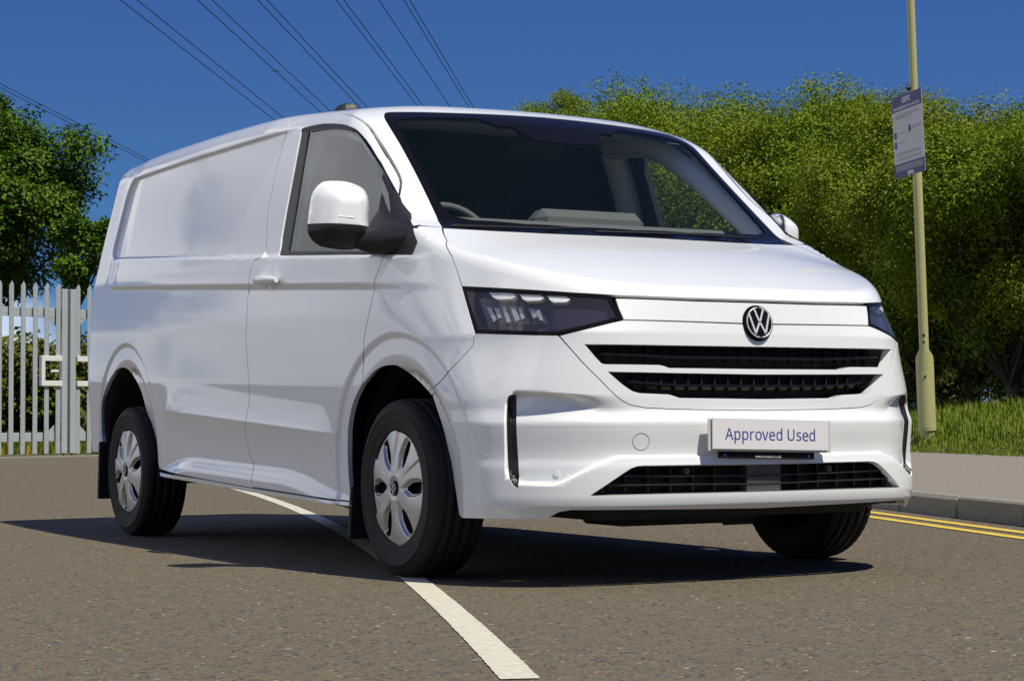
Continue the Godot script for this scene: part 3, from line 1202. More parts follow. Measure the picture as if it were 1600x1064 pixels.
func build_wheels(van: Node3D):
	var tst := new_st()
	var prof: Array = [Vector2(0.19, -0.085), Vector2(0.208, -0.098), Vector2(0.216, -0.103), Vector2(0.222, -0.101), Vector2(0.235, -0.107), Vector2(0.255, -0.111), Vector2(0.272, -0.1105), Vector2(0.274, -0.1125), Vector2(0.279, -0.1125), Vector2(0.281, -0.1095), Vector2(0.298, -0.105), Vector2(0.309, -0.098), Vector2(0.3155, -0.090), Vector2(0.3185, -0.082), Vector2(0.3195, -0.075)]
	for g in [-0.058, -0.020, 0.020, 0.058]:
		prof.append_array([Vector2(0.3215, g - 0.0062), Vector2(0.3140, g - 0.0045), Vector2(0.3140, g + 0.0045), Vector2(0.3215, g + 0.0062)])
	for i in range(14, -1, -1):
		prof.append(Vector2(prof[i].x, -prof[i].y))
	add_lathe_x(tst, prof, 240, true)
	tst.generate_normals()
	var tyre := tst.commit()
	# cover: six blades with slots between
	var R := 0.2125
	var hst := new_st()
	var nr := 64
	var na := 480
	var hv := func(r: float, a: float) -> Array:
		var sec := fposmod(a + PI / 6.0, PI / 3.0) - PI / 6.0
		var t := r / R
		var across := absf(sec + 0.10 * (t - 0.5)) * r
		var hw := 0.0215 * sst(0.30, 0.62, t) * (1.0 - 0.35 * sst(0.75, 0.93, t))
		var slot: bool = t > 0.40 and t < 0.915 and across < hw
		var h := 0.030 - 0.020 * t * t
		h -= 0.013 * (1.0 - sst(hw, hw + 0.014, across)) * sst(0.24, 0.45, t) * (1.0 - sst(0.87, 0.93, t))
		h += 0.006 * sst(0.35, 0.8, t) * sst(-0.1, 0.42, sec)
		h -= 0.012 * sst(0.965, 1.0, t)
		h -= 0.005 * (1.0 - sst(0.15, 0.2, t))
		return [Vector3(-h, r * cos(a), r * sin(a)), slot]
	hst.set_smooth_group(0)
	for i in nr:
		for k in na:
			var c: Array = hv.call(R * (i + 0.5) / nr, TAU * (k + 0.5) / na)
			if c[1]:
				continue
			var p: Array = []
			for q in [[i, k], [i + 1, k], [i + 1, k + 1], [i, k + 1]]:
				p.append(hv.call(R * q[0] / nr, TAU * (q[1] % na) / na)[0])
			for t in [[0, 1, 2], [0, 2, 3]]:
				var ids: Array = t
				if (p[t[1]] - p[t[0]]).cross(p[t[2]] - p[t[0]]).dot(Vector3.LEFT) > 0.0:
					ids = [t[0], t[2], t[1]]
				for q in ids:
					hst.add_vertex(p[q])
	hst.generate_normals()
	var cover := hst.commit()
	var rst := new_st()
	add_lathe_x(rst, [Vector2(0.0, 0.02), Vector2(0.12, 0.02), Vector2(0.19, 0.03), Vector2(0.2, -0.012), Vector2(0.206, -0.016)], 60)
	rst.generate_normals()
	var rim := rst.commit()
	for w in [[-1.0, 0.0], [1.0, 0.0], [-1.0, -3.1], [1.0, -3.1]]:
		var o := node_part("wheel", van)
		o.position = Vector3(w[0] * 0.872, 0.3215, w[1])
		if w[0] > 0.0:
			o.rotation.y = PI
		o.rotation.x = 0.30 if w[1] < -1.0 else 0.52
		put(tyre, "tyre", M.rubber, o)
		put(cover, "wheel_cover", M.silver, o).position.x = -0.083
		put(rim, "rim", M.black, o).position.x = -0.083
		emblem(o, Transform3D(Basis(Vector3.UP, -PI / 2), Vector3(-0.113, 0, 0)), 0.028)

func build_under(van: Node3D):
	for a in [[0.0, 0.345, 0.435], [-3.15, 0.405, 0.46]]:
		var st := new_st()
		var n := 30
		for i in n:
			var p: Array = []
			for q in [[i, 0], [i + 1, 0], [i + 1, 1], [i, 1]]:
				var t: float = lerpf(-0.18, PI + 0.18, float(q[0]) / n)
				p.append(Vector3(-0.915 if q[1] == 0 else -0.6, a[1] + sin(t) * a[2], a[0] + cos(t) * a[2]))
			quad(st, p[0], p[1], p[2], p[3], (Vector3(0, a[1], a[0]) - Vector3(0, p[0].y, p[0].z)).normalized())
			tri(st, p[2], p[3], Vector3(-0.6, a[1], a[0]), Vector3.LEFT)
		both(st.commit(), "arch_liner", M.black, [van, van])
	var rk := Basis(Vector3.RIGHT, 0.033)
	var st := new_st()
	add_box(st, Transform3D(rk, Vector3(0, 0.41, -1.62)), Vector3(1.86, 0.16, 2.15), 0.03)
	add_box(st, Transform3D(rk, Vector3(0, 0.40, -1.7)), Vector3(1.15, 0.2, 4.2), 0.05)
	add_box(st, Transform3D(Basis.IDENTITY, Vector3(0, 0.36, -3.8)), Vector3(1.5, 0.16, 0.3), 0.03)
	put(st.commit(), "underbody", M.black, van)
	st = new_st()
	add_box(st, Transform3D(Basis.IDENTITY, Vector3(0, 0.262, 0.50)), Vector3(1.2, 0.08, 0.50), 0.03)
	add_box(st, Transform3D(Basis.IDENTITY, Vector3(-0.1, 0.225, 0.45)), Vector3(0.6, 0.07, 0.3), 0.025)
	put(st.commit(), "undertray", M.black, van)
	st = new_st()
	add_tube(st, [Vector3(-0.8, 0.30, -3.1), Vector3(0.8, 0.30, -3.1)], [0.045], 12)
	add_box(st, Transform3D(Basis.IDENTITY, Vector3(-0.35, 0.29, -2.35)), Vector3(0.3, 0.14, 0.8), 0.04)
	put(st.commit(), "rear_axle", M.black, van)
	for k in 2:
		var sg := -1.0 if k == 0 else 1.0
		st = new_st()
		add_box(st, Transform3D(Basis(Vector3.RIGHT, 0.12), Vector3(sg * 0.865, 0.215, -0.432)), Vector3(0.2, 0.2, 0.018), 0.006)
		put(st.commit(), "mud_flap", M.trim, van)
		st = new_st()
		add_box(st, Transform3D(Basis(Vector3.RIGHT, 0.08), Vector3(sg * 0.85, 0.315, -3.63)), Vector3(0.22, 0.3, 0.018), 0.006)
		put(st.commit(), "mud_flap", M.trim, van)

func build_cabin(van: Node3D):
	# bulkhead behind the seats, cut to the skin
	var st := new_st()
	var pts: Array = []
	for i in 25:
		pts.append(on_skin(Vector2(-1.45, lerpf(0.35, 1.86, i / 24.0)), 0, -0.02))
	for i in 24:
		var a: Vector3 = pts[i]
		var b: Vector3 = pts[i + 1]
		quad(st, a, b, Vector3(-b.x, b.y, b.z), Vector3(-a.x, a.y, a.z), Vector3.BACK)
	put(st.commit(), "bulkhead", M.inner_dark, van)
	st = new_st()
	add_box(st, Transform3D.IDENTITY.translated(Vector3(0, 0.45, -0.75)), Vector3(1.8, 0.05, 1.45), 0.0)
	put(st.commit(), "cab_floor", M.inner_dark, van)
	# facia
	st = new_st()
	add_box(st, Transform3D(Basis(Vector3.RIGHT, 0.02), Vector3(0, 1.20, -0.20)), Vector3(1.66, 0.16, 0.50), 0.06)
	add_box(st, Transform3D(Basis(Vector3.RIGHT, 0.12), Vector3(0, 0.98, -0.34)), Vector3(1.66, 0.40, 0.24), 0.06)
	add_box(st, Transform3D(Basis(Vector3.RIGHT, -0.06), Vector3(0.0, 1.285, -0.40)), Vector3(1.62, 0.12, 0.26), 0.05)
	add_box(st, Transform3D(Basis(Vector3.RIGHT, -0.1), Vector3(0.10, 1.35, -0.44)), Vector3(0.52, 0.12, 0.14), 0.04)
	put(st.commit(), "dashboard", M.dash, van)
	# steering wheel on the van's right
	st = new_st()
	var ring: Array = []
	var wb := Basis(Vector3.RIGHT, -0.45)
	for k in 37:
		var a := TAU * k / 36.0
		ring.append(Vector3(-0.42, 1.27, -0.62) + wb * Vector3(cos(a) * 0.185, sin(a) * 0.185, 0))
	add_tube(st, ring, [0.016], 10, false)
	add_box(st, Transform3D(wb, Vector3(-0.42, 1.26, -0.61)), Vector3(0.34, 0.06, 0.03), 0.012)
	add_tube(st, [Vector3(-0.42, 1.27, -0.62), Vector3(-0.42, 1.18, -0.44)], [0.035], 10)
	put(st.commit(), "steering_wheel", M.dash, van)
	for s in [[-0.48, 0.50], [0.34, 0.90]]:
		var o := node_part("seat", van)
		st = new_st()
		add_box(st, Transform3D(Basis(Vector3.RIGHT, 0.06), Vector3(s[0], 0.80, -0.98)), Vector3(s[1], 0.16, 0.5), 0.05)
		put(st.commit(), "cushion", M.cloth, o)
		st = new_st()
		add_box(st, Transform3D(Basis(Vector3.RIGHT, -0.16), Vector3(s[0], 1.12, -1.26)), Vector3(s[1], 0.62, 0.13), 0.05)
		put(st.commit(), "backrest", M.cloth, o)
		for hx in ([0.0] if s[1] < 0.6 else [-0.22, 0.22]):
			st = new_st()
			add_box(st, Transform3D(Basis(Vector3.RIGHT, -0.16), Vector3(s[0] + hx, 1.50, -1.33)), Vector3(0.27, 0.17, 0.09), 0.04)
			put(st.commit(), "headrest", M.cloth, o)
	# pale linings of the windscreen and door pillars
	for sg in [-1.0, 1.0]:
		st = new_st()
		add_tube(st, [Vector3(sg * 0.82, 1.15, -0.02), Vector3(sg * 0.80, 1.27, -0.12), Vector3(sg * 0.775, 1.42, -0.32), Vector3(sg * 0.745, 1.58, -0.54), Vector3(sg * 0.72, 1.72, -0.76), Vector3(sg * 0.72, 1.79, -0.98), Vector3(sg * 0.73, 1.81, -1.25)], [0.06, 0.058, 0.052, 0.05, 0.05, 0.05, 0.05], 14)
		put(st.commit(), "pillar_lining", M.lining, van)
		st = new_st()
		add_tube(st, [Vector3(sg * 0.90, 1.0, -1.27), Vector3(sg * 0.885, 1.3, -1.27), Vector3(sg * 0.82, 1.6, -1.27), Vector3(sg * 0.75, 1.80, -1.27)], [0.07, 0.065, 0.06, 0.06], 14)
		put(st.commit(), "pillar_lining", M.lining, van)
	# sensor housing and inside mirror at the top of the windscreen
	st = new_st()
	add_box(st, Transform3D(Basis(Vector3.RIGHT, -0.68), Vector3(0.0, 1.70, -0.66)), Vector3(0.24, 0.05, 0.15), 0.02)
	put(st.commit(), "camera_housing", M.inner_dark, van)
	# wiper arms on the base of the screen
	for q in [[[705, 352.5], [860, 357], [905, 356]], [[930, 362], [1080, 366], [1180, 372]]]:
		st = new_st()
		var w: Array = []
		for e in q:
			w.append(px(e[0], e[1], 0.008))
		add_tube(st, w, [0.005, 0.004, 0.003], 8)
		put(st.commit(), "wiper", M.black, van)

func build_plate(van: Node3D):
	# sale board clipped over the plate, with the dealer's plate surround under it
	var pl := node_part("number_plate", van)
	var o := Vector3(0.008, 0.5085, 0.925)
	var tilt := Basis(Vector3.BACK, -0.024) * Basis(Vector3.RIGHT, -0.03)
	pl.transform = Transform3D(tilt, o)
	put(box_mesh(Vector3(0.492, 0.107, 0.006), 0.002), "sale_board", M.board, pl)
	var ob := put(box_mesh(Vector3(0.52, 0.111, 0.004), 0.0015), "plate_backing", M.board_edge, pl)
	ob.position = Vector3(0.002, -0.004, -0.008)
	put(box_mesh(Vector3(0.406, 0.030, 0.008), 0.002), "plate_surround", M.gloss_black, pl).position = Vector3(-0.008, -0.068, -0.016)
	var t := put(text_mesh("Approved Used", 0.056), "lettering", M.print_purple, pl)
	t.position = Vector3(-0.002, -0.001, 0.0034)
	t = put(text_mesh("www.breeze.co.uk", 0.0135), "lettering", M.print_white, pl)
	t.position = Vector3(-0.004, -0.0745, -0.0117)
	for x in [-0.185, 0.17]:
		var st := new_st()
		add_tube(st, [Vector3(x, -0.071, -0.016), Vector3(x, -0.071, -0.0112)], [0.006], 14)
		put(st.commit(), "screw_cap", M.print_purple, pl)

# ------------------------------------------------------------------ sky, materials
func make_sky() -> Sky:
	# clear blue air over the hedge, fair-weather cloud elsewhere (seen mirrored in the van's flank and side window)
	var w := 1024
	var h := 512
	var img := Image.create(w, h, false, Image.FORMAT_RGBF)
	var n1 := FastNoiseLite.new()
	n1.seed = 11
	n1.noise_type = FastNoiseLite.TYPE_SIMPLEX_SMOOTH
	n1.frequency = 1.5
	n1.fractal_octaves = 6
	n1.fractal_gain = 0.52
	var view := Vector3(0.4849, 0.0, -0.8736).normalized()
	for j in h:
		var th := PI * (j + 0.5) / h
		var y := cos(th)
		var yy := maxf(y, 0.0)
		var base := Color(0.10, 0.27, 0.48).lerp(Color(0.022, 0.066, 0.265), 1.0 - exp(-yy * 8.0))
		base = base.lerp(Color(0.020, 0.052, 0.22), sst(0.2, 0.9, yy))
		for i in w:
			var ph := TAU * ((i + 0.5) / w - 0.5)
			var d := Vector3(-sin(ph) * sin(th), y, cos(ph) * sin(th))
			var c := base
			if y > -0.02:
				var p := Vector3(d.x, d.y * 2.2, d.z) * 1.5
				var v := n1.get_noise_3dv(p)
				var left := Vector3(view.z, 0, -view.x).dot(d)
				var cover := lerpf(-0.75, 0.15, sst(0.30, 0.62, left)) - 0.75 * sst(0.45, 0.78, yy)
				cover = maxf(cover, -0.75 + 0.85 * sst(0.13, 0.25, left) * (1.0 - sst(0.055, 0.10, yy)))
				var a := sst(-0.06, 0.22, v + cover)
				var lit := 1.02 + 0.5 * n1.get_noise_3dv(p * 1.7 + Vector3(3.1, 0.7, 1.9))
				c = c.lerp(Color(0.97, 0.98, 1.0) * lit, a * 0.92)
			else:
				c = Color(0.12, 0.115, 0.10)
			img.set_pixel(i, j, c)
	var m := PanoramaSkyMaterial.new()
	m.panorama = ImageTexture.create_from_image(img)
	m.energy_multiplier = SKY_ENERGY
	var s := Sky.new()
	s.sky_material = m
	return s

func noise_img(size: int, freq: float, sd: int, kind: int, ret := FastNoiseLite.RETURN_CELL_VALUE, oct := 4) -> Image:
	var n := FastNoiseLite.new()
	n.seed = sd
	n.frequency = freq
	n.noise_type = kind
	n.fractal_type = FastNoiseLite.FRACTAL_FBM if kind != FastNoiseLite.TYPE_CELLULAR else FastNoiseLite.FRACTAL_NONE
	n.fractal_octaves = oct
	n.cellular_return_type = ret
	n.cellular_jitter = 1.0
	return n.get_seamless_image(size, size, false, false, 0.12)

# stone chippings bound in a brown-grey film
func asphalt(base: Color, film: float, sd: int) -> StandardMaterial3D:
	var size := 1024
	var cell := noise_img(size, 0.085, sd, FastNoiseLite.TYPE_CELLULAR).get_data()
	var edge := noise_img(size, 0.085, sd, FastNoiseLite.TYPE_CELLULAR, FastNoiseLite.RETURN_DISTANCE2_SUB).get_data()
	var cell2 := noise_img(size, 0.19, sd + 3, FastNoiseLite.TYPE_CELLULAR).get_data()
	var soft := noise_img(size, 0.014, sd + 5, FastNoiseLite.TYPE_SIMPLEX_SMOOTH).get_data()
	var wide := noise_img(size, 0.0045, sd + 9, FastNoiseLite.TYPE_SIMPLEX_SMOOTH).get_data()
	var fine := noise_img(size, 0.3, sd + 7, FastNoiseLite.TYPE_SIMPLEX_SMOOTH).get_data()
	var out := PackedByteArray()
	out.resize(size * size * 3)
	var hgt := PackedByteArray()
	hgt.resize(size * size)
	for i in size * size:
		var c := cell[i] / 255.0
		var e := edge[i] / 255.0
		var s := soft[i] / 255.0
		var f := fine[i] / 255.0
		var k := cell2[i] / 255.0
		var wd := wide[i] / 255.0
		var bare := sst(0.42, 0.70, s * 0.7 + wd * 0.3 + (c - 0.5) * 0.35)       # stones worn free of the film
		var gr := 0.45 + 0.75 * f + 0.3 * wd
		var r := base.r * gr * (1.0 + 0.12 * (wd - 0.5))
		var g := base.g * gr
		var b := base.b * gr * (1.0 - 0.25 * (wd - 0.5))
		var st := 0.55 + 0.9 * k
		var tone := Vector3(0.066, 0.064, 0.058)
		if c > 0.985:
			tone = Vector3(0.27, 0.25, 0.20)
		elif c > 0.90:
			tone = Vector3(0.15, 0.14, 0.115)
		elif c > 0.72:
			tone = Vector3(0.15, 0.10, 0.05)
		elif c < 0.30:
			tone = Vector3(0.024, 0.026, 0.026)
		var mixv := clampf(bare * film + (0.5 if (c > 0.992 or c < 0.10) else 0.0), 0.0, 1.0) * sst(0.01, 0.08, e)
		r = lerpf(r, tone.x * st, mixv)
		g = lerpf(g, tone.y * st, mixv)
		b = lerpf(b, tone.z * st, mixv)
		out[i * 3] = int(clampf(pow(r, 0.4545), 0.0, 1.0) * 255.0)
		out[i * 3 + 1] = int(clampf(pow(g, 0.4545), 0.0, 1.0) * 255.0)
		out[i * 3 + 2] = int(clampf(pow(b, 0.4545), 0.0, 1.0) * 255.0)
		hgt[i] = int(clampf(0.25 + 0.5 * sst(0.0, 0.3, e) * (0.5 + 0.5 * c) + 0.25 * f, 0.0, 1.0) * 255.0)
	var img := Image.create_from_data(size, size, false, Image.FORMAT_RGB8, out)
	img.generate_mipmaps()
	var hi := Image.create_from_data(size, size, false, Image.FORMAT_L8, hgt)
	hi.convert(Image.FORMAT_RGBA8)
	hi.bump_map_to_normal_map(3.0)
	var m := StandardMaterial3D.new()
	m.albedo_texture = ImageTexture.create_from_image(img)
	m.normal_enabled = true
	m.normal_texture = ImageTexture.create_from_image(hi)
	m.normal_scale = 1.0
	m.roughness = 0.88
	m.uv1_triplanar = true
	m.uv1_world_triplanar = true
	m.uv1_scale = Vector3.ONE * 1.05
	return m

# grey or coloured surface broken by two layers of noise
func rough_mat(c: Color, rough: float, spread: float, scale: float, sd: int, freq := 0.02) -> StandardMaterial3D:
	var a := noise_img(512, freq, sd, FastNoiseLite.TYPE_SIMPLEX_SMOOTH, 0, 6)
	var d := a.get_data()
	var fine := noise_img(512, 0.25, sd + 1, FastNoiseLite.TYPE_SIMPLEX_SMOOTH).get_data()
	var out := PackedByteArray()
	out.resize(512 * 512 * 3)
	for i in 512 * 512:
		var k := 1.0 + spread * (d[i] / 255.0 - 0.5) + spread * 0.8 * (fine[i] / 255.0 - 0.5)
		out[i * 3] = int(clampf(pow(c.r * k, 0.4545), 0.0, 1.0) * 255.0)
		out[i * 3 + 1] = int(clampf(pow(c.g * k, 0.4545), 0.0, 1.0) * 255.0)
		out[i * 3 + 2] = int(clampf(pow(c.b * k, 0.4545), 0.0, 1.0) * 255.0)
	var img := Image.create_from_data(512, 512, false, Image.FORMAT_RGB8, out)
	img.generate_mipmaps()
	var m := StandardMaterial3D.new()
	m.albedo_texture = ImageTexture.create_from_image(img)
	m.roughness = rough
	m.uv1_triplanar = true
	m.uv1_world_triplanar = true
	m.uv1_scale = Vector3.ONE * scale
	return m

func pane(c: Color, a: float) -> StandardMaterial3D:
	var m := mat(c, 0.0)
	m.transparency = BaseMaterial3D.TRANSPARENCY_ALPHA
	m.albedo_color.a = a
	m.metallic_specular = 0.6
	return m

func leaf_mat() -> StandardMaterial3D:
	var m := StandardMaterial3D.new()
	m.vertex_color_use_as_albedo = true
	m.roughness = 0.62
	m.metallic_specular = 0.3
	m.backlight_enabled = true
	m.backlight = Color(0.5, 0.6, 0.15)
	m.cull_mode = BaseMaterial3D.CULL_DISABLED
	return m

func make_materials():
	var p := mat(Color(0.775, 0.80, 0.805), 0.40)
	p.clearcoat_enabled = true
	p.clearcoat = 1.0
	p.clearcoat_roughness = 0.02
	M.paint = p
	M.trim = mat(Color(0.014, 0.014, 0.016), 0.5)
	M.black = mat(Color(0.008, 0.008, 0.009), 0.8)
	M.gloss_black = mat(Color(0.008, 0.008, 0.010), 0.18)
	M.gloss_black.metallic_specular = 0.2
	M.grey_plastic = mat(Color(0.05, 0.052, 0.055), 0.5)
	M.frit = mat(Color(0.006, 0.006, 0.007), 0.06)
	M.frit.metallic_specular = 0.25
	M.glass_side = pane(Color(0.05, 0.12, 0.13), 0.24)
	M.glass_front = pane(Color(0.02, 0.04, 0.04), 0.10)
	M.glass_front.metallic_specular = 0.25
	M.lens = pane(Color(0.5, 0.5, 0.55), 0.05)
	M.lamp_dark = mat(Color(0.016, 0.014, 0.026), 0.14)
	M.reflector = mat(Color(0.80, 0.84, 0.80), 0.4)
	M.bowl = mat(Color(0.05, 0.05, 0.065), 0.15, 0.3)
	M.facet = mat(Color(0.42, 0.43, 0.45), 0.25, 0.4)
	M.chrome = mat(Color(0.72, 0.73, 0.74), 0.3, 0.25)
	M.silver = mat(Color(0.50, 0.50, 0.49), 0.38, 0.6)
	M.rubber = mat(Color(0.0065, 0.006, 0.006), 0.78)
	M.inner = mat(Color(0.06, 0.064, 0.066), 0.7)
	M.inner_dark = mat(Color(0.012, 0.012, 0.013), 0.8)
	M.lining = mat(Color(0.66, 0.72, 0.71), 0.9)
	M.dash = mat(Color(0.085, 0.095, 0.095), 0.7)
	M.cloth = mat(Color(0.016, 0.016, 0.018), 0.9)
	M.red_lens = mat(Color(0.35, 0.01, 0.01), 0.1)
	M.board = mat(Color(0.66, 0.65, 0.66), 0.35)
	M.board_edge = mat(Color(0.50, 0.49, 0.48), 0.4)
	M.print_purple = mat(Color(0.045, 0.05, 0.26), 0.5)
	M.print_white = mat(Color(0.7, 0.7, 0.7), 0.5)
	var wt := mat(Color(0.8, 0.82, 0.84), 0.03)
	M.water = wt
	M.asphalt = asphalt(Color(0.126, 0.098, 0.055), 0.85, 21)
	M.footway = rough_mat(Color(0.222, 0.192, 0.158), 0.92, 0.55, 0.9, 31, 0.06)
	M.kerb = rough_mat(Color(0.24, 0.235, 0.19), 0.9, 0.5, 1.3, 41, 0.03)
	M.white_line = rough_mat(Color(0.56, 0.53, 0.43), 0.7, 0.35, 1.7, 51, 0.03)
	M.yellow_line = rough_mat(Color(0.64, 0.46, 0.06), 0.7, 0.3, 1.7, 61, 0.03)
	M.earth = rough_mat(Color(0.07, 0.06, 0.03), 0.95, 0.8, 0.35, 71)
	M.galv = rough_mat(Color(0.40, 0.44, 0.455), 0.5, 0.35, 1.1, 81, 0.03)
	(M.galv as StandardMaterial3D).metallic = 0.15
	M.white_steel = rough_mat(Color(0.66, 0.68, 0.66), 0.5, 0.2, 1.1, 91, 0.03)
	M.post = rough_mat(Color(0.43, 0.42, 0.18), 0.5, 0.16, 1.5, 101, 0.03)
	M.bark = rough_mat(Color(0.06, 0.048, 0.035), 0.95, 0.7, 2.0, 111, 0.05)
	M.leaf = leaf_mat()
	M.stone = StandardMaterial3D.new()
	M.stone.vertex_color_use_as_albedo = true
	M.stone.roughness = 0.8
	M.cable = mat(Color(0.02, 0.02, 0.022), 0.6)
	M.sign_white = mat(Color(0.52, 0.53, 0.54), 0.5)
	M.sign_purple = mat(Color(0.055, 0.04, 0.16), 0.5)
	M.sign_grey = mat(Color(0.2, 0.2, 0.23), 0.6)

# ------------------------------------------------------------------ ground
func rp(a: float, p: float, y := 0.0) -> Vector3:
	return RU * a + RN * p + Vector3(0, y, 0)

func strip_mesh(a0: float, a1: float, prof: Array, step := 2.0, jag := 0.0, sd := 1) -> ArrayMesh:
	# prof: Vector2(perp, height) across the road, swept along it
	var st := new_st()
	var n := maxi(1, int(ceil((a1 - a0) / step)))
	var rng := RandomNumberGenerator.new()
	rng.seed = sd
	var offs: Array = []
	for i in n + 1:
		offs.append([rng.randf_range(-jag, jag), rng.randf_range(-jag, jag)])
	for i in n:
		var s0 := lerpf(a0, a1, float(i) / n)
		var s1 := lerpf(a0, a1, float(i + 1) / n)
		for k in prof.size() - 1:
			var u: Vector2 = prof[k]
			var v: Vector2 = prof[k + 1]
			var e0: float = offs[i][0] if k == 0 else 0.0
			var e1: float = offs[i + 1][0] if k == 0 else 0.0
			var g0: float = offs[i][1] if k == prof.size() - 2 else 0.0
			var g1: float = offs[i + 1][1] if k == prof.size() - 2 else 0.0
			var nn := RN * -(v.y - u.y) + Vector3.UP * (v.x - u.x)
			quad(st, rp(s0, u.x + e0, u.y), rp(s1, u.x + e1, u.y), rp(s1, v.x + g1, v.y), rp(s0, v.x + g0, v.y), nn.normalized())
	return st.commit()

func build_ground():
	var st := new_st()
	for i in 12:
		for k in 12:
			var a := Vector3(-720 + i * 120, -0.06, -720 + k * 120)
			quad(st, a, a + Vector3(120, 0, 0), a + Vector3(120, 0, 120), a + Vector3(0, 0, 120), Vector3.UP)
	struct(st.commit(), "ground", M.earth)
	struct(strip_mesh(-14, 33, [Vector2(-26, 0), Vector2(2.62, 0)], 4.0), "road", M.asphalt)
	# the white line bends slightly along the road
	var wl := new_st()
	var rng := RandomNumberGenerator.new()
	rng.seed = 404
	var prev: Array = []
	for i in 990:
		var a := -3.15 + i * 0.02
		var l0 := -0.924 * (a + 0.31) * (a - 7.18) / ((-3.14 + 0.31) * (-3.14 - 7.18))
		var l1 := -0.862 * (a + 3.14) * (a - 7.18) / ((-0.31 + 3.14) * (-0.31 - 7.18))
		var l2 := -1.13 * (a + 3.14) * (a + 0.31) / ((7.18 + 3.14) * (7.18 + 0.31))
		var p := l0 + l1 + l2
		var cur := [rp(a, p - 0.044 + rng.randf_range(-0.0016, 0.0016), 0.003), rp(a, p + 0.044 + rng.randf_range(-0.0016, 0.0016), 0.003)]
		if i > 0:
			quad(wl, prev[0], cur[0], cur[1], prev[1], Vector3.UP)
		prev = cur
	var ln := struct(wl.commit(), "road_marking", M.white_line)
	ln.set_meta("label", "worn white line painted on the road under the van")
	for q in [[2.165, 1], [2.355, 2]]:
		thing_structure_line("yellow_line", M.yellow_line, -6.0, 30.0, q[0], 0.078, 0.1, 0.004)
	# loose and proud chippings in the road surface
	var rs := RandomNumberGenerator.new()
	rs.seed = 909
	var stone := new_st()
	var hx: Array = []
	for k in 6:
		var an := TAU * k / 6.0
		hx.append(Vector3(cos(an) * (1.0 + 0.25 * h11(k)), 0.0, sin(an) * (0.8 + 0.3 * h11(k + 9))))
	for k in 6:
		var p0: Vector3 = hx[k]
		var p1: Vector3 = hx[(k + 1) % 6]
		var t0 := p0 * 0.62 + Vector3(0, 0.42, 0)
		var t1 := p1 * 0.62 + Vector3(0, 0.42, 0)
		quad(stone, p0, p1, t1, t0, ((p0 + p1).normalized() + Vector3.UP * 0.6).normalized())
		tri(stone, t0, t1, Vector3(0, 0.5, 0), Vector3.UP)
	var sxs: Array = []
	var scs: Array = []
	var tones := [Color(0.028, 0.029, 0.029), Color(0.045, 0.045, 0.043), Color(0.075, 0.07, 0.06), Color(0.10, 0.078, 0.05), Color(0.13, 0.095, 0.055), Color(0.12, 0.115, 0.10), Color(0.30, 0.28, 0.24)]
	while sxs.size() < 90000:
		var pos := rp(rs.randf_range(-5.5, 7.0), rs.randf_range(-5.2, 2.5))
		var dd := pos.distance_to(Vector3(-2.4, 0, 3.2))
		if rs.randf() > exp(-dd * 0.28) + 0.06:
			continue
		var sz := 0.0024 + 0.0056 * pow(rs.randf(), 2.2)
		sxs.append(Transform3D(Basis(Vector3.UP, rs.randf() * TAU) * Basis(Vector3.RIGHT, rs.randfn() * 0.12) * Basis.from_scale(Vector3(sz * rs.randf_range(0.8, 1.6), sz * 0.55, sz)), pos - Vector3(0, sz * 0.1, 0)))
		var tn := rs.randf()
		scs.append(tones[int(tn * 6.0)] if tn < 0.975 else tones[6])
	var ch := scatter(self, "road_chippings", stone.commit(), sxs, scs)
	ch.material_override = M.stone
	tag(ch, "dark, brown and pale stone chippings in the road surface", "chippings")
	# kerb stones
	var kb := Node3D.new()
	kb.name = "kerb"
	kb.set_meta("kind", "structure")
	add_child(kb)
	var variants: Array = []
	for v in 4:
		var ks := new_st()
		add_box(ks, Transform3D.IDENTITY, Vector3(0.905, 0.24, 0.125), 0.012 + 0.003 * v)
		variants.append(ks.commit())
	for i in 36:
		var o := put(variants[(i * 7) % 4], "kerb_stone", M.kerb, kb)
		var a := -4.62 + i * 0.915
		o.transform = Transform3D(Basis(RU, Vector3.UP, RU.cross(Vector3.UP)).orthonormalized(), rp(a, 2.665 + 0.004 * (h11(i) - 0.5), 0.0 + 0.004 * h11(i + 50)))
	struct(strip_mesh(-6, 33, [Vector2(2.727, 0.117), Vector2(4.5, 0.275)], 3.0), "footway", M.footway)
	struct(strip_mesh(-6, 70, [Vector2(4.49, 0.262), Vector2(4.9, 0.36), Vector2(6.5, 0.6), Vector2(30, 1.0)], 3.0), "verge", M.earth)

func thing_structure_line(n: String, m: Material, a0: float, a1: float, p: float, w: float, step: float, y: float) -> MeshInstance3D:
	return struct(strip_mesh(a0, a1, [Vector2(p - w * 0.5, y), Vector2(p + w * 0.5, y)], step, w * 0.045, int(p * 100.0) + 400), n, m)

